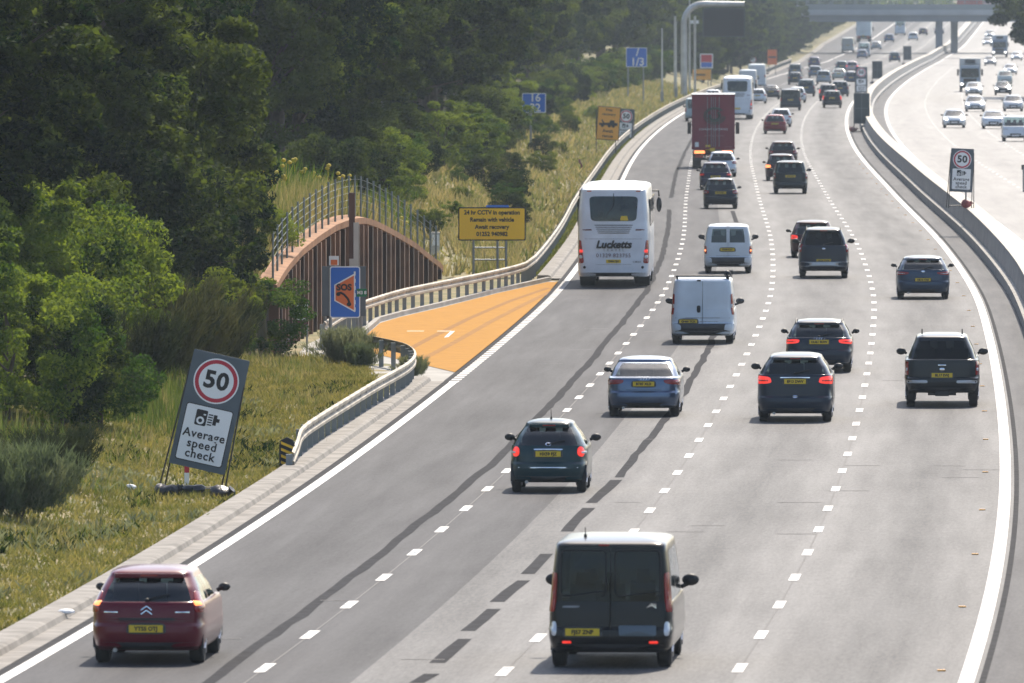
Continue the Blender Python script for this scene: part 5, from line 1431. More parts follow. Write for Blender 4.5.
# ---- burgundy lorry -----------------------------------------------------------
def box_lorry(px, py, W, H, L, col, label, floor=1.15, detail=True, cabcol=(.5, .5, .52)):
    X, Y = ground(px, py); root = empty('lorry', (X, Y, zr(Y)), -head(Y)); tag(root, label, 'lorry')
    hw = W / 2; bm_ = mat('lorry_box', col, .45, var=.12, vscale=.8)
    b = MB(); b.box((0, L * .42, (H + floor) / 2), (W, L * .84, H - floor)); bx = b.build('box_body', bm_, root)
    b = MB()
    b.box((0, -.02, H - .03), (W + .02, .08, .10)); b.box((0, -.02, floor + .06), (W + .02, .08, .14))
    for x in (-hw + .04, hw - .04): b.box((x, -.02, (H + floor) / 2), (.08, .08, H - floor))
    b.build('door_frame', bm_, root)
    b = MB(); b.box((0, -.005, (H + floor) / 2), (.03, .02, H - floor - .2))
    for x in (-.35, -.12, .12, .35): b.bar((x, -.04, floor + .15), (x, -.04, H - .12), .02, n=6)
    b.build('door_bar', M['ink_g'] if detail else bm_, root)
    b = MB(); b.box((0, L * .42, H + .02), (W + .03, L * .85, .05)); b.build('roof', M['swhite'], root)
    b = MB(); b.box((0, L * .45, floor - .2), (W * .5, L * .85, .3)); b.build('chassis', M['black'], root)
    b = MB(); b.box((0, .10, .58), (W * .92, .12, .18)); b.box((-.5, .25, .8), (.1, .1, .5)); b.box((.5, .25, .8), (.1, .1, .5)); b.build('bumper_bar', M['dark'], root)
    for sd in (-1, 1):
        b = MB(); b.box((sd * .82, -.05, .98), (.62, .05, .17)); b.build('warning_panel', M['amber_on'] if detail else M['amber'], root)
        b = MB(); b.box((sd * .85, .02, .72), (.5, .06, .16)); b.build('tail_light', M['red_l'], root)
        b = MB(); b.box((sd * (hw - .3), .9, .45), (.5, .03, .75)); b.build('mudflap', M['black'], root)
    b = MB(); b.box((-.05, -.05, 1.12), (.3, .03, .2)); b.build('number_plate', M['plate_y'], root)
    b = MB(); b.box((0, L - 1.0, 1.9), (W * .96, 2.0, 2.5), taper=.94); cb = b.build('cab', mat('lorry_cab', cabcol, .4), root)
    for sd in (-1, 1):
        b = MB(); b.box((sd * (hw + .18), L - .3, 2.3), (.22, .12, .7)); b.bar((sd * (hw * .9), L - .3, 2.5), (sd * (hw + .15), L - .3, 2.5), .03); b.build('mirror', M['black'], root)
    b = MB(); b.box((0, L - .005, 2.3), (W * .8, .03, 1.0)); b.build('windscreen', M['coach_glass'], root)
    wheel_set(root, W, 1.9, L - 1.3, .5, .5, False, .04)
    if detail:
        b = MB(); zc_ = H - 1.25
        for (rr, dz) in ((.62, 0), (.50, .03)):
            pts = [(rr * 1.0 * math.cos(R(a)) + .08, -.045, zc_ + rr * .78 * math.sin(R(a)) + dz) for a in range(40, 361, 15)]; b.tube(pts, .035, n=5)
        b.tube([(.08 + .30 * math.cos(R(a)), -.045, zc_ + .26 * math.sin(R(a))) for a in range(160, 420, 15)], .08, n=5)
        b.build('emblem', mat('emblem_grey', (.045, .06, .05), .5), root)
        text('lettering', 'CURRENT CATERING', .17, M['swhite'], root, 0, -.06, H - 2.05, space=1.25, sx=.88)
        text('lettering', 'events and supplies', .15, mat('faded_pink', (.42, .18, .2), .6), root, .05, -.06, H - 2.42, sx=1.0)
        b = MB(); b.box((-.98, -.035, 1.42), (.22, .02, .3)); b.build('notice', M['swhite'], root)
        b = MB(); b.box((-.32, -.035, 1.25), (.3, .02, .3)); b.build('notice', M['plate_y'], root)
        b = MB(); b.box((.88, -.035, 1.22), (.42, .02, .14)); b.build('notice', mat('notice_pink', (.6, .35, .35), .6), root)
    return root
box_lorry(713.3, 168.5, 2.55, 4.38, 9.5, (0.20, 0.011, 0.032), 'burgundy box lorry with round emblem and orange panels in the second lane')
box_lorry(863.5, 42, 2.6, 4.0, 11, (0.60, 0.66, 0.68), 'distant pale grey box lorry just before the road bridge', detail=False)

# ---- distant traffic going away -----------------------------------------------
G_ = 'distant cars heading away from the camera'
W_ = (0.62, 0.66, 0.70); SIL = (0.34, 0.38, 0.42); DK = (0.018, 0.026, 0.040); RED = (0.20, 0.012, 0.016); BL = (0.03, 0.07, 0.16)
far = [
 (775, 134, 'hatch', 1.75, 1.46, RED, 'bright red hatchback alone in the third lane ahead of the group of three', {}),
 (781, 127, 'hatch', 1.70, 1.45, W_, 'white hatchback partly hidden just right of the bright red hatchback', {'lens': M['red_on']}),
 (757.5, 103.5, 'hatch', 1.75, 1.42, W_, 'white car in the second lane just right of the distant coach', {}),
 (771, 99.5, 'saloon', 1.75, 1.42, DK, 'dark saloon just behind the white car near the distant coach', {}),
 (790.5, 110.5, 'van', 1.90, 1.95, DK, 'square dark blue van with pale roof between the coach and the braking black car', {'rear_glass': True, 'rg': M['glass_d']}),
 (797, 102.5, 'hatch', 1.75, 1.5, W_, 'white car peeking out behind the square dark blue van', {}),
 (832, 108, 'suv', 1.80, 1.62, (0.012, 0.012, 0.016), 'black car with glowing red lights beside the tall dark sign back', {'brake': True}),
 (828, 101, 'suv', 1.82, 1.66, (0.03, 0.014, 0.016), 'dark brown off-roader directly ahead of the glowing black car', {'brake': True}),
 (840, 96.5, 'mpv', 1.80, 1.6, (0.05, 0.065, 0.10), 'slate grey people carrier nearest the large dark sign back', {}),
 (806, 96.5, 'suv', 1.84, 1.78, (0.03, 0.06, 0.09), 'tall teal dark van two places ahead of the square dark blue van', {}),
 (795, 84.5, 'hatch', 1.74, 1.46, DK, 'small dark hatchback at the left edge of the far queue', {}),
 (795, 77, 'mpv', 1.76, 1.7, (0.10, 0.12, 0.15), 'grey people carrier ahead of the small dark hatchback', {}),
 (815, 77.5, 'hatch', 1.76, 1.5, (0.16, 0.20, 0.27), 'pale blue hatchback in the middle of the far queue', {}),
 (823.5, 84, 'mpv', 1.78, 1.62, SIL, 'silver people carrier in the middle of the far queue', {}),
 (814, 67, 'hatch', 1.76, 1.5, (0.06, 0.06, 0.14), 'farthest dark purple car at the left of the queue', {}),
 (839, 80, 'saloon', 1.76, 1.42, (0.42, 0.47, 0.45), 'pale green silver saloon in the right half of the far queue', {}),
 (841.5, 71.5, 'hatch', 1.78, 1.46, (0.05, 0.10, 0.12), 'dark teal hatchback ahead of the pale saloon', {}),
 (851, 84, 'hatch', 1.76, 1.48, (0.06, 0.08, 0.13), 'dark slate hatchback just left of the far speed sign', {}),
 (852, 72, 'hatch', 1.76, 1.48, (0.45, 0.38, 0.42), 'pale pinkish hatchback just left of the far speed sign top', {'brake': True}),
 (894.5, 62, 'hatch', 1.80, 1.62, (0.03, 0.05, 0.10), 'dark blue car between two dark sign backs near the bridge', {}),
 (862, 58.5, 'hatch', 1.76, 1.46, (0.20, 0.24, 0.34), 'pale blue car just behind the far white van', {}),
 (876, 49.5, 'saloon', 1.80, 1.42, SIL, 'silver saloon right of the far white vans', {}),
 (889, 42, 'hatch', 1.80, 1.46, (0.04, 0.10, 0.22), 'mid blue hatchback beneath the left part of the bridge', {}),
 (913, 40.5, 'hatch', 1.85, 1.5, W_, 'white hatchback beneath the bridge left of the pier', {}),
 (939, 35, 'saloon', 1.85, 1.42, (0.10, 0.13, 0.17), 'grey blue saloon seen between the two bridge piers', {}),
 (908, 31, 'hatch', 1.7, 1.45, (0.18, 0.17, 0.17), 'tiny grey car farthest away under the bridge', {}),
 (923, 35.5, 'hatch', 1.7, 1.45, (0.10, 0.08, 0.10), 'tiny dark car farthest away just left of the bridge pier', {}),
 (713, 105, 'hatch', 1.72, 1.45, W_, 'white car mostly hidden between the burgundy lorry and the distant coach', {}),
]
for (px, py, st, W, H, col, lab, op) in far:
    car(px, py, st, W, {'van': 4.7, 'saloon': 4.5, 'suv': 4.5}.get(st, 4.1), H, col, lab, name={'van': 'van', 'suv': 'off_roader', 'saloon': 'saloon', 'mpv': 'people_carrier'}.get(st, 'hatchback'), hi=False, opts=op, group=G_, metal=.2)
vans = [
 (696, 121.5, 1.85, 1.95, 4.6, (0.35, 0.45, 0.48), 'pale blue van mostly hidden left of the burgundy lorry', {'rear_glass': True}),
 (747.5, 93, 2.0, 2.5, 5.4, W_, 'tall white van just beyond the distant coach', {}),
 (756.5, 88.5, 2.1, 2.75, 5.8, W_, 'tall white van ahead of the other white van beyond the distant coach', {}),
 (864, 57, 1.95, 2.4, 5.2, (0.50, 0.55, 0.60), 'far pale van with dark rear glass behind the grey box lorry', {'rear_glass': True}),
 (847.5, 52.5, 2.1, 2.5, 5.6, W_, 'far white van at the left edge of the road near the bridge', {}),
 (900, 35.5, 2.0, 3.4, 6.0, W_, 'tall narrow white van beneath the bridge', {'rear_glass': True}),
]
for (px, py, W, H, L, col, lab, op) in vans:
    op = dict(op); op.update(belt=H * .55, top=.9, n=13.0, rw=(.78, .80))
    car(px, py, 'van', W, L, H, col, lab, 'van', name='van', hi=False, opts=op, group='distant vans heading away from the camera')
# ---- oncoming -----------------------------------------------------------------
onc = [
 (954, 127.5, 'hatch', 1.80, 1.45, W_, 'white car alone in the nearest oncoming lane', True),
 (975, 111.5, 'hatch', 1.80, 1.45, (.55, .58, .62), 'white car behind two others in front of the oncoming lorry', True),
 (974, 95.5, 'hatch', 1.80, 1.42, W_, 'white car directly in front of the oncoming lorry', True),
 (993, 128.5, 'saloon', 1.80, 1.42, W_, 'white saloon beside the white van at the right edge', False),
 (1013, 111, 'hatch', 1.82, 1.46, (.5, .53, .56), 'silver car near the right edge ahead of the dark car', False),
 (1003, 95, 'hatch', 1.80, 1.44, (.06, .07, .08), 'dark car with bright headlights among the far oncoming cars', True),
 (1005, 84, 'mpv', 1.80, 1.60, (.40, .47, .46), 'pale silver people carrier right behind the dark oncoming car', False),
 (1010.5, 74.5, 'hatch', 1.80, 1.42, W_, 'small far white car with headlights right of the silver people carrier', True),
 (1017, 60.5, 'hatch', 1.80, 1.42, W_, 'far white car at the right edge below the overhanging tree', True),
 (990.5, 65.5, 'hatch', 1.80, 1.42, (.25, .27, .30), 'far silver car with headlights behind the oncoming lorry', True),
 (988, 45.5, 'hatch', 1.80, 1.46, W_, 'tiny far white car left of the dark oncoming lorry', True),
 (990, 38, 'hatch', 1.80, 1.46, SIL, 'tiny farthest silver car beside the overhanging tree', True),
]
for (px, py, st, W, H, col, lab, on) in onc:
    car(px, py, st, W, 4.3, H, col, lab, name={'saloon': 'saloon', 'mpv': 'people_carrier'}.get(st, 'hatchback'), hi=False, on=on, oncoming=True, group='oncoming cars on the right carriageway')
car(1014.5, 141, 'van', 1.86, 4.5, 1.82, (.62, .66, .70), 'white van with dark lower front at the right edge of the frame', 'van', name='van', hi=False, oncoming=True, opts=dict(belt=1.1, windows=True), group=None)
def lorry_front(px, py, W, H, col, boxcol, label, group=None):
    X, Y = ground(px, py); root = empty('lorry', (X, Y, zr(Y)), math.pi - head(Y)); tag(root, label, 'lorry')
    # faces +y in its own frame after the turn: front at y = 0
    b = MB(); b.box((0, -1.1, 1.65), (W * .96, 2.2, 2.4), taper=.93); b.build('cab', mat('cab_paint', col, .4, coat=.5), root)
    b = MB(); b.box((0, -5.2, (H + 1.1) / 2), (W, 6.0, H - 1.1)); b.build('box_body', mat('box_paint', boxcol, .5), root)
    b = MB(); b.box((0, .04 - .04, 2.05), (W * .84, .08, .95), taper=.96); b.build('windscreen', M['coach_glass'], root)
    b = MB(); b.box((0, -2.0, 3.25), (1.1, .08, .42)); b.build('roof_panel', M['dark'], root)
    b = MB(); b.box((0, .03, .72), (W * .94, .10, .5)); b.build('bumper', M['dark'], root)
    b = MB(); b.box((0, .03, 1.25), (W * .6, .06, .4)); b.build('grille', M['black'], root)
    for sd in (-1, 1):
        b = MB(); b.ball((sd * W * .38, .09, .85), (.34, .12, .22)); b.build('headlight', M['head_on'], root)
        b = MB(); b.box((sd * (W / 2 + .15), -.1, 2.1), (.2, .12, .7)); b.bar((sd * W * .45, -.1, 2.3), (sd * (W / 2 + .12), -.1, 2.3), .03); b.build('mirror', M['black'], root)
    b = MB(); b.box((0, -4.4, .9), (W * .5, 7, .3)); b.build('chassis', M['black'], root)
    wheel_set(root, W, -6.6, -1.2, .48, .3, False, .03)
lorry_front(970, 92, 2.3, 3.6, (.30, .38, .48), (.55, .55, .53), 'blue grey oncoming lorry with pale box behind the white car')
lorry_front(999.5, 57.5, 2.5, 3.6, (.10, .16, .28), (.45, .5, .55), 'dark blue oncoming lorry under the edge of the overhanging tree')
# ---------------------------------------------------------------- vegetation
def np_mesh(name, V, Fc, k, mats):
    me = bpy.data.meshes.new(name)
    V = np.asarray(V, dtype=np.float32); Fc = np.asarray(Fc, dtype=np.int32)
    me.vertices.add(len(V)); me.vertices.foreach_set('co', V.ravel())
    me.loops.add(Fc.size); me.loops.foreach_set('vertex_index', Fc.ravel())
    me.polygons.add(len(Fc)); me.polygons.foreach_set('loop_start', np.arange(0, Fc.size, k, dtype=np.int32))
    me.polygons.foreach_set('loop_total', np.full(len(Fc), k, dtype=np.int32))
    for m in mats: me.materials.append(m)
    me.update(calc_edges=True); me.validate()
    return me
RS = np.random.RandomState(11)
def leaves(P, size, up=.3, asp=.55, rs=RS):
    """one small kite-shaped leaf spray per point"""
    n = len(P); nn = rs.normal(size=(n, 3)) * .62; nn[:, 2] += .75; nn /= np.linalg.norm(nn, axis=1)[:, None]
    a = rs.normal(size=(n, 3)); a -= nn * (a * nn).sum(1)[:, None]; a /= np.linalg.norm(a, axis=1)[:, None]
    b = np.cross(nn, a)
    b -= a * (a * b).sum(1)[:, None]; b /= np.linalg.norm(b, axis=1)[:, None]
    s = (size * rs.uniform(.6, 1.35, n))[:, None]
    c = np.cross(a, b)
    p0 = P - a * s * .5; p1 = P + b * s * asp * .5 + c * s * .08; p2 = P + a * s * .5; p3 = P - b * s * asp * .5 + c * s * .08
    V = np.stack([p0, p1, p2, p3], 1).reshape(-1, 3); Fc = np.arange(4 * n).reshape(n, 4)
    return V, Fc
def crown_mesh(name, rx, rz, zc, ncl, nleaf, size, mats, seed, clr=(.5, 1.05), flat=.62, low=0.15, gap=1.15):
    rs = np.random.RandomState(seed); C = []; Rr = []
    tries = 0
    while len(C) < ncl and tries < ncl * 30:
        tries += 1
        d = rs.normal(size=3); d /= np.linalg.norm(d); k = rs.uniform(.12, 1.0) ** .3
        wob = 1 + .28 * mnoise.noise(Vector(d * 1.7) + Vector((seed, 0, 0)))
        p = d * k * wob * np.array([rx, rx, rz]); p[2] += zc
        if p[2] < low * zc + .2: continue
        if C and np.min(np.linalg.norm(np.array(C) - p, axis=1)) < gap: continue
        C.append(p); Rr.append(rs.uniform(*clr))
    C = np.array(C); Rr = np.array(Rr); idx = rs.randint(0, len(C), nleaf)
    d = rs.normal(size=(nleaf, 3)); d /= np.linalg.norm(d, axis=1)[:, None]
    rr = Rr[idx] * rs.uniform(0.1, 1, nleaf) ** .4
    P = C[idx] + d * rr[:, None] * np.array([1, 1, flat])
    V, Fc = leaves(P, size, rs=rs)
    return np_mesh(name, V, Fc, 4, mats), C
def trunk_mesh(name, h, r, C, seed, m, nl=12):
    rs = random.Random(seed); b = MB()
    b.tube([(0, 0, -.4), (rs.uniform(-.1, .1), 0, h * .35), (rs.uniform(-.3, .3), rs.uniform(-.3, .3), h * .7), (rs.uniform(-.4, .4), rs.uniform(-.4, .4), h)], [r * 1.25, r, r * .6, r * .15], n=8)
    for i in range(nl):
        c = C[rs.randrange(len(C))]; z0 = min(h * .8, max(h * .18, c[2] * .55)); mid = (c[0] * .5, c[1] * .5, (z0 + c[2]) / 2 + .2)
        b.tube([(0, 0, z0), mid, tuple(c)], [r * .45, r * .28, r * .06], n=5)
    o = b.build(name, m, smooth=True); me = o.data; bpy.data.objects.remove(o); return me
TREES = []
specs = [  # rx, rz, zc, clusters, leaves, size, leaf material, trunk height, bark
 (5.2, 6.0, 8.2, 120, 56000, .22, 'leaf_d', 13, 'bark'),
 (4.6, 6.6, 8.6, 115, 52000, .22, 'leaf_m', 13, 'bark'),
 (4.0, 6.0, 7.6, 95, 42000, .21, 'leaf_m', 12, 'bark_p'),
 (5.6, 5.6, 7.6, 120, 56000, .23, 'leaf_d', 12, 'bark'),
 (3.6, 5.2, 6.4, 80, 36000, .21, 'leaf_d', 10, 'bark')]
for i, (rx, rz, zc, nc, nl, sz, lm, th_, bk) in enumerate(specs):
    cm, C = crown_mesh('crown', rx, rz, zc, nc, nl, sz, [M[lm]], 40 + i, low=.22)
    TREES.append((cm, trunk_mesh('trunk', th_, .24, C, i, M[bk])))
SHR = []
for i, (rx, rz, zc, nc, nl, sz, lm) in enumerate([(1.9, 1.7, 1.5, 55, 20000, .105, 'leaf_y'), (1.5, 1.3, 1.1, 40, 15000, .10, 'leaf_m'), (1.7, 1.5, 1.3, 50, 18000, .11, 'leaf_d'), (1.2, 1.0, .9, 34, 12000, .09, 'leaf_y')]):
    cm, C = crown_mesh('foliage', rx, rz, zc, nc, nl, sz, [M[lm]], 80 + i, clr=(.25, .55), low=.05, gap=.5)
    SHR.append((cm, trunk_mesh('stem', zc * 1.3, .06, C, 30 + i, M['bark'], 9)))
def gorse_mesh(seed, rx, h, n, m):
    """upright needle sprays fanning from the base"""
    rs = np.random.RandomState(seed); ns = 70; V = []; 
    base = rs.uniform(-1, 1, (ns, 2)) * rx * .5; tip = base * 2.1 + rs.normal(size=(ns, 2)) * .25; hh = h * rs.uniform(.55, 1.05, ns)
    i = rs.randint(0, ns, n); f = rs.uniform(.12, 1, n) ** .8
    P = np.zeros((n, 3)); P[:, :2] = base[i] * (1 - f)[:, None] + tip[i] * f[:, None]; P[:, 2] = hh[i] * f
    P += rs.normal(size=(n, 3)) * .07
    a = np.zeros((n, 3)); a[:, :2] = (tip - base)[i] * .5 + rs.normal(size=(n, 2)) * .5; a[:, 2] = 1.1; a /= np.linalg.norm(a, axis=1)[:, None]
    b = rs.normal(size=(n, 3)); b -= a * (a * b).sum(1)[:, None]; b /= np.linalg.norm(b, axis=1)[:, None]
    L = (.24 * rs.uniform(.6, 1.4, n))[:, None]
    V = np.stack([P - b * .016, P + b * .016, P + a * L], 1).reshape(-1, 3); Fc = np.arange(3 * n).reshape(n, 3)
    return np_mesh('foliage', V, Fc, 3, [m])
GOR = [gorse_mesh(5, 1.3, 1.9, 16000, M['leaf_g']), gorse_mesh(6, 1.0, 1.5, 12000, M['leaf_s'])]

def put_tree(k, Y, t, sc, rz, label, group, name='tree', sz=None, dz=0):
    x = LX(Y) - t; root = empty(name, (x, Y, tz(Y, t) + dz), rz); root.scale = (sc, sc, sz or sc)
    tag(root, label, 'tree', group)
    for nm, me in (('crown', TREES[k][0]), ('trunk', TREES[k][1])):
        o = bpy.data.objects.new(nm, me); COL.objects.link(o); o.parent = root
    return root
def put_shrub(k, Y, t, sc, rz, label, group=None, sz=None):
    x = LX(Y) - t; root = empty('shrub', (x, Y, tz(Y, t)), rz); root.scale = (sc, sc, sz or sc); tag(root, label, 'shrub', group)
    for nm, me in (('foliage', SHR[k][0]), ('stem', SHR[k][1])):
        o = bpy.data.objects.new(nm, me); COL.objects.link(o); o.parent = root
    return root
tr = random.Random(5)
# near wood on the left, above the phone sign
near = [(300, 11.0, 0, 1.05), (322, 14.3, 3, 1.12), (340, 18.3, 0, 1.25), (312, 12.3, 1, .9), (285, 14, 1, 1.1), (310, 16, 3, 1.2), (352, 19, 1, 1.15), (330, 19, 0, 1.3), (268, 12.0, 3, .95), (262, 17, 1, 1.1), (366, 21, 2, 1.2), (380, 18.5, 0, 1.1), (395, 20, 3, 1.2), (410, 17.5, 2, 1.0), (347, 21, 0, 1.3)]
for i, (Y, t, k, s_) in enumerate(near):
    put_tree(k, Y, t, s_, i * 1.9, 'big dark tree in the near wood at the upper left' if i else 'big dark spreading tree rising above the bushes at the far left', 'trees of the near wood at the upper left', dz=-.3)
Y = 432.0; i = 0
while Y < 1900:
    d = 1.0 if Y < 900 else 1.5
    for (t0, s0_) in ((11.2, .92), (16.0, 1.12), (22.5, 1.25)):
        if (Y > 620 and t0 > 20) or (Y > 1100 and t0 > 12): continue
        t = ext(Y) + t0 + tr.uniform(-.9, 1.3) + (.6 if 430 < Y < 560 else 0)
        k = tr.choice([0, 1, 1, 2, 3, 4]); s_ = s0_ * tr.uniform(.85, 1.15)
        put_tree(k, Y + tr.uniform(-2, 2), t, s_, tr.uniform(0, 6.28), ('dark leafy tree in the long row on the left embankment' if Y < 900 else 'hazy tree in the far row on the left embankment'), ('trees along the left embankment' if Y < 900 else 'hazy far trees on the left'), sz=s_ * tr.uniform(.95, 1.2))
        i += 1
    Y += (8.5 if t0 < 20 or Y < 1000 else 8.5) * d * (1.0 if Y < 700 else 1.5)
# understorey along the tree line
Y = 1280.0
while Y < 2150:
    for t0 in (4.5, 7.5):
        put_tree(tr.choice([0, 1, 3, 4]), Y + tr.uniform(-3, 3), ext(Y) + t0 + tr.uniform(-.5, .8), tr.uniform(.55, .8), tr.uniform(0, 6), 'hazy tree in the far row on the left embankment', 'hazy far trees on the left', dz=-.8)
    Y += 30
Y = 1620.0
while Y < 2500:
    put_tree(tr.choice([0, 1, 3, 4]), Y, ext(Y) + 3.2 + tr.uniform(0, 1.2), tr.uniform(.45, .65), tr.uniform(0, 6), 'hazy low tree close to the road edge near the bridge', 'low trees by the road edge near the bridge', dz=-1.2)
    Y += 22
for i in range(34):
    Y = tr.uniform(430, 900); put_shrub(tr.choice([1, 2, 3, 0]), Y, tr.uniform(3.2, 8), tr.uniform(.25, .6), tr.uniform(0, 6), 'small scrubby bush dotted on the grassy bank beyond the refuge', 'small bushes on the grassy bank')
Y = 425.0
while Y < 1300:
    t = 8.2 + tr.uniform(-.9, .9) + (1.2 if Y < 560 else 0) + ext(Y)
    put_shrub(tr.choice([1, 2, 2, 0]), Y, t, tr.uniform(.7, 1.2), tr.uniform(0, 6), 'low shrub at the foot of the trees on the left embankment', 'shrubs under the embankment trees')
    Y += tr.uniform(6, 11) * (1 if Y < 700 else 1.6)
# near bushes
def bush_px(px, py, Y, k, sc, rz, label, sz=None, group=None):
    S2 = scale_at(Y); x = (px - 512) / S2; return put_shrub(k, Y, LX(Y) - x, sc, rz, label, group, sz)
NB = 'near bushes on the left bank'
for (px, Y, k, sc, sz, lab) in [
 (25, 268, 0, 1.25, 1.5, 'large light green bush at the left edge'), (75, 272, 0, 1.15, 1.45, 'large light green bush second from the left edge'), (-25, 262, 0, 1.2, 1.4, 'light green bush cut by the left edge'),
 (55, 262, 3, 1.3, 1.4, 'light green bush in front of the large ones'), (8, 244, 0, .95, 1.2, 'leafy green bush low at the left edge above the silvery plumes'), (62, 247, 1, .95, 1.2, 'mid green bush just above the verge near the left edge'), (100, 250, 3, .95, 1.1, 'small light green bush at the top of the verge left of the gorse'), (118, 280, 1, 1.1, 1.3, 'mid green bush right of the light green bushes'),
 (10, 285, 2, 1.6, 2.0, 'tall dark bush behind the light green bushes'), (100, 296, 2, 1.6, 1.9, 'dark bush rising behind the mid green bush'),
 (160, 306, 2, 1.5, 1.8, 'dark bush behind the gorse'), (203, 316, 1, 1.1, 1.5, 'broad green bush behind the near speed sign'), (246, 322, 0, .85, .85, 'bright green shrub beside the small footpath sign'),
 (200, 300, 1, 1.0, 1.1, 'low green bush above the near speed sign'), (232, 324, 1, .8, 1.1, 'green shrub left of the bright one by the footpath sign'), (272, 336, 3, .6, .7, 'small green shrub at the left end of the brown wall'), (205, 336, 2, 1.2, 1.6, 'dark bush beneath the big trees left of the brown wall'), (185, 330, 2, 1.7, 2.2, 'dark bush deep under the big trees'), (130, 320, 2, 1.8, 2.2, 'dark bush in the shade behind the gorse'), (60, 310, 2, 1.8, 2.3, 'dark bush in the shade at the upper left')]:
    bush_px(px, 0, Y, k, sc, px * .37, lab, sz)
def gorse(px, Y, k, sc, label, rz=0, dt=0):
    S2 = scale_at(Y); x = (px - 512) / S2; t = LX(Y) - x; root = empty('gorse_bush', (x, Y, tz(Y, t)), rz); root.scale = (sc,) * 3; tag(root, label, 'bush')
    o = bpy.data.objects.new('foliage', GOR[k]); COL.objects.link(o); o.parent = root
    b = MB()
    for q in range(6): a = q * 1.05; b.bar((0, 0, -.1), (.4 * math.cos(a), .4 * math.sin(a), .9), .03, .01, 5)
    b.build('stem', M['bark'], root)
gorse(140, 278, 0, 1.25, 'dark needle-leaved gorse left of the near speed sign', 0)
gorse(172, 284, 0, 1.15, 'dark gorse bush just above the near speed sign', 1.3)
gorse(112, 262, 0, 1.0, 'dark gorse bush in front of the mid green bush', 2.2)
gorse(196, 292, 0, 1.0, 'olive gorse bush behind the top of the near speed sign', 2.9)
gorse(20, 214, 1, .85, 'silvery plume-like bush at the left edge of the verge', .5)
gorse(52, 226, 0, .6, 'low dark bush behind the silvery one', 3.5)
gorse(347, 316, 1, .62, 'tall grey green weed clump on the path side of the near guardrail', .9)
gorse(362, 313, 1, .42, 'smaller weed clump beside the tall one near the guardrail', 1.9)
gorse(413, 305, 1, .35, 'little weed growing at the bend of the near guardrail', 1.1)
# right-hand trees beyond the oncoming lanes
def right_tree(px, Y, k, s_, label, sz=None, dz=0):
    S2 = scale_at(Y); x = (px - 512) / S2; root = empty('tree', (x, Y, tz(Y, LX(Y) - x) + dz), px); root.scale = (s_, s_, sz or s_); tag(root, label, 'tree', 'trees right of the oncoming carriageway')
    for nm, me in (('crown', TREES[k][0]), ('trunk', TREES[k][1])):
        o = bpy.data.objects.new(nm, me); COL.objects.link(o); o.parent = root
right_tree(1072, 1150, 3, 1.45, 'broad tree overhanging the oncoming lanes at the top right', dz=.4)
right_tree(1076, 1165, 0, 1.5, 'leafy tree just behind the broad overhanging one at the top right')
right_tree(1090, 1120, 0, 1.4, 'tree right behind the broad overhanging one at the top right')
for i in range(16):
    Y = 1200 + i * 55; S2 = scale_at(Y); put = RX(Y) + 27 + tr.uniform(0, 3)
    right_tree(512 + put * S2, Y, tr.choice([0, 1, 3]), 1.2, 'hazy tree in the row beyond the oncoming carriageway')
# woods closing the view beyond the bridge
rs = np.random.RandomState(3); P = []
for i in range(520):
    x = rs.uniform(-120, 330); y = rs.uniform(2650, 2900); h = rs.uniform(9, 15); r0 = rs.uniform(3, 5)
    q = rs.normal(size=(60, 3)); q /= np.linalg.norm(q, axis=1)[:, None]
    P.append(np.array([x, y, zr(y) + h * .5]) + q * np.array([r0, r0, h * .5]) * rs.uniform(.6, 1, (60, 1)))
V, Fc = leaves(np.concatenate(P), 2.0, rs=rs)
o = bpy.data.objects.new('woodland', np_mesh('woodland', V, Fc, 4, [M['leaf_m']])); COL.objects.link(o); tag(o, 'hazy distant woodland closing the view beyond the road bridge', 'woodland', kind='stuff')

# ---- grass, weeds -------------------------------------------------------------
def grass(name, n, Yr, tf, hr, wr, m, label, seed, dens=None, lean=.5, nb=3, cat='grass'):
    rs = np.random.RandomState(seed); V = []
    Yv = rs.uniform(Yr[0], Yr[1], n * 2); out = 0
    for Y in Yv:
        if out >= n: break
        t0, t1 = tf(Y) if callable(tf) else tf
        t = rs.uniform(t0, t1)
        if dens is not None and mnoise.noise(Vector((t * dens[0], Y * dens[1], seed))) < dens[2]: continue
        x = LX(Y) - t; z = tz(Y, t); out += 1
        for q in range(nb):
            a = rs.uniform(0, 6.28); h = rs.uniform(*hr); w_ = rs.uniform(*wr); ox, oy = rs.normal(0, .05, 2)
            ca, sa = math.cos(a) * w_, math.sin(a) * w_; lx_, ly = rs.normal(0, lean, 2) * h
            V += [(x + ox - ca, Y + oy - sa, z - .02), (x + ox + ca, Y + oy + sa, z - .02), (x + ox + lx_, Y + oy + ly, z + h)]
    o = bpy.data.objects.new(name, np_mesh(name, np.array(V), np.arange(len(V)).reshape(-1, 3), 3, [m])); COL.objects.link(o)
    return tag(o, label, cat, kind='stuff')
def vt(Y):
    if 288 < Y < WY0 + 2: return (1.9, 6.6)
    return (1.2 if Y < 300 else 1.3, 9)
grass('grass', 42000, (165, 322), lambda Y: (1.2, 7.5) if Y < 296 else (float(np.interp(Y, [296, 322], [1.5, 3.6])), 7.0), (.05, .16), (.012, .03), M['grass_s'], 'short mottled green and straw grass on the near verge', 1, lean=.7)
grass('grass', 3500, (175, 322), lambda Y: (2.6, 9.0) if Y < 296 else (4.0, 7.5), (.12, .34), (.012, .03), M['grass_t'], 'longer pale grass tussocks up the near bank', 2, dens=(.6, .12, .05), lean=.35)
grass('grass', 12000, (417, 1200), lambda Y: (1.9, 10.5), (.15, .55), (.03, .09), M['grass_t'], 'rough straw coloured grass on the bank beyond the refuge', 3, lean=.5)
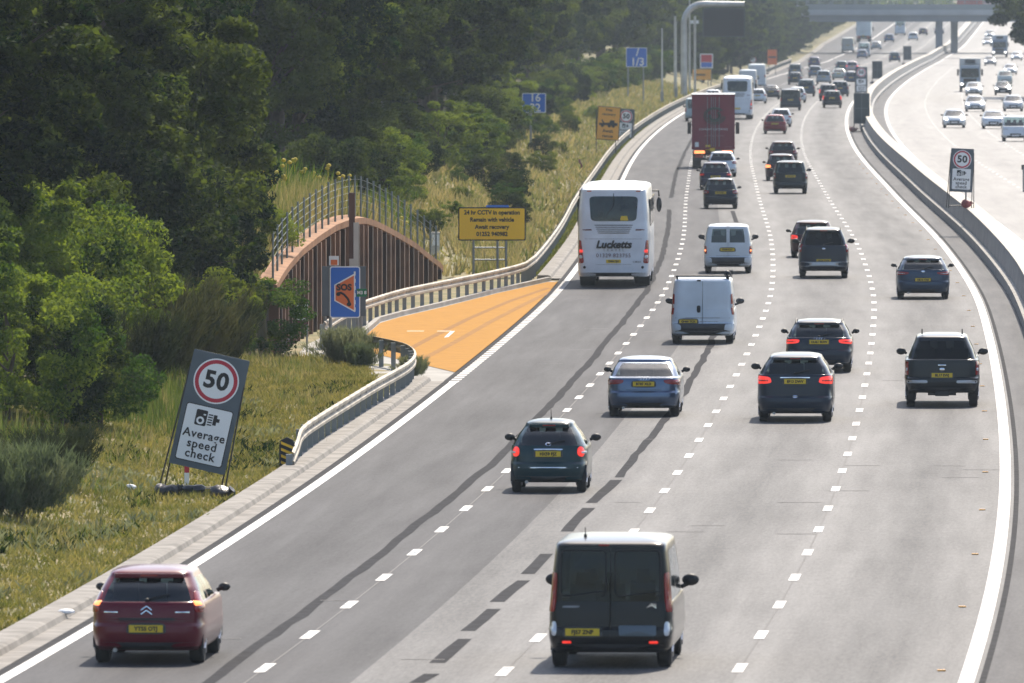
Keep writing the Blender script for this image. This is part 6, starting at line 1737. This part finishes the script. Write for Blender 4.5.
grass('grass', 7000, (417, 900), lambda Y: (1.25, 1.8), (.06, .22), (.02, .06), M['grass_s'], 'thin grass strip between kerb and long guardrail', 4)
def wt(Y): return float(np.interp(Y, _wfY, _wft))
grass('grass', 20000, (WY0, WY1), lambda Y: (wt(Y) + .35, wt(Y) + 10), (.35, 1.3), (.02, .05), M['grass_t'], 'tall pale grass growing above the arched brown wall', 5, lean=.22)
grass('weeds', 1600, (WY0 + 3, WY1 + 25), lambda Y: (wt(min(Y, WY1)) + 1.6, wt(min(Y, WY1)) + 7), (.9, 1.9), (.04, .09), M['leaf_y'], 'taller green weeds behind the fence above the brown wall', 6, lean=.2, cat='weeds')
grass('weeds', 2600, (WY1 + 1, WY1 + 90), lambda Y: (2.3, 8.5), (.2, .8), (.02, .05), M['grass_t'], 'mixed weeds around the yellow notice behind the guardrail', 7, dens=(.5, .1, .0), lean=.3, cat='weeds')
grass('weeds', 600, (254, 276), lambda Y: (4.0, 6.0), (.2, .95), (.012, .028), M['grass_t'], 'bright green upright weeds left of the near speed sign', 8, lean=.12, cat='weeds')
grass('weeds', 300, (225, 238), lambda Y: (4.9, 6.6), (.2, .9), (.012, .028), M['grass_t'], 'bright green tall weeds at the left edge of the verge', 9, lean=.12, cat='weeds')
grass('weeds', 1800, (180, 300), lambda Y: (1.3, 6.0), (.06, .22), (.04, .09), M['leaf_s'], 'patches of broad grey green weeds in the verge', 10, dens=(.5, .08, .16), lean=.8, cat='weeds')
grass('weeds', 2400, (165, 300), lambda Y: (1.25, 5.0), (.05, .18), (.04, .08), M['leaf_d'], 'dark green weed patches near the kerb of the verge', 12, dens=(.6, .07, .18), lean=.8, cat='weeds')
fl = random.Random(9); b = MB()
for i in range(60):
    Y = fl.uniform(WY0 + 15, WY1 + 10); t = wt(min(Y, WY1)) + fl.uniform(1.2, 5); x = LX(Y) - t; z = tz(Y, t) + fl.uniform(.9, 1.7)
    for q in range(3): b.ball((x + fl.uniform(-.12, .12), Y, z + fl.uniform(-.1, .1)), (.16, .16, .12), 6, 4)
    b.bar((x, Y, z - 1.8), (x, Y, z), .012, n=4)
o = b.build('flowers', M['flower']); tag(o, 'yellow flower heads among the grass above the brown wall', 'flowers', kind='stuff')
# litter on the verge
for (px, Y, sz, lab) in ((130, 231, (.28, .2, .14), 'white scrap of litter on the near verge'), (66, 0, (.3, .2, .1), 'pale scrap of litter on the kerb at the lower left')):
    if Y == 0: X_, Y = ground(66, 619)
    else: X_ = (px - 512) / scale_at(Y)
    q = MB(); q.ball((0, 0, sz[2] / 2), sz, 7, 5)
    o = q.build('litter', M['swhite']); o.location = (X_, Y, tz(Y, LX(Y) - X_) + (.13 if px == 66 else 0)); tag(o, lab, 'litter')

# ---------------------------------------------------------------- haze
b = MB(); b.box((0, 2550, 17.5), (5300, 6800, 37.2))
hm = bpy.data.materials.new('haze'); hm.use_nodes = True
n = hm.node_tree.nodes; l = hm.node_tree.links; n.remove(n['Principled BSDF'])
pv = n.new('ShaderNodeVolumePrincipled'); pv.inputs['Color'].default_value = (0.74, 0.87, 1.0, 1); pv.inputs['Density'].default_value = HAZE; pv.inputs['Anisotropy'].default_value = 0.2
l.new(pv.outputs[0], n['Material Output'].inputs['Volume'])
hz = b.build('haze', hm); tag(hz, kind='stuff', label='pale summer haze over the whole motorway', cat='haze')
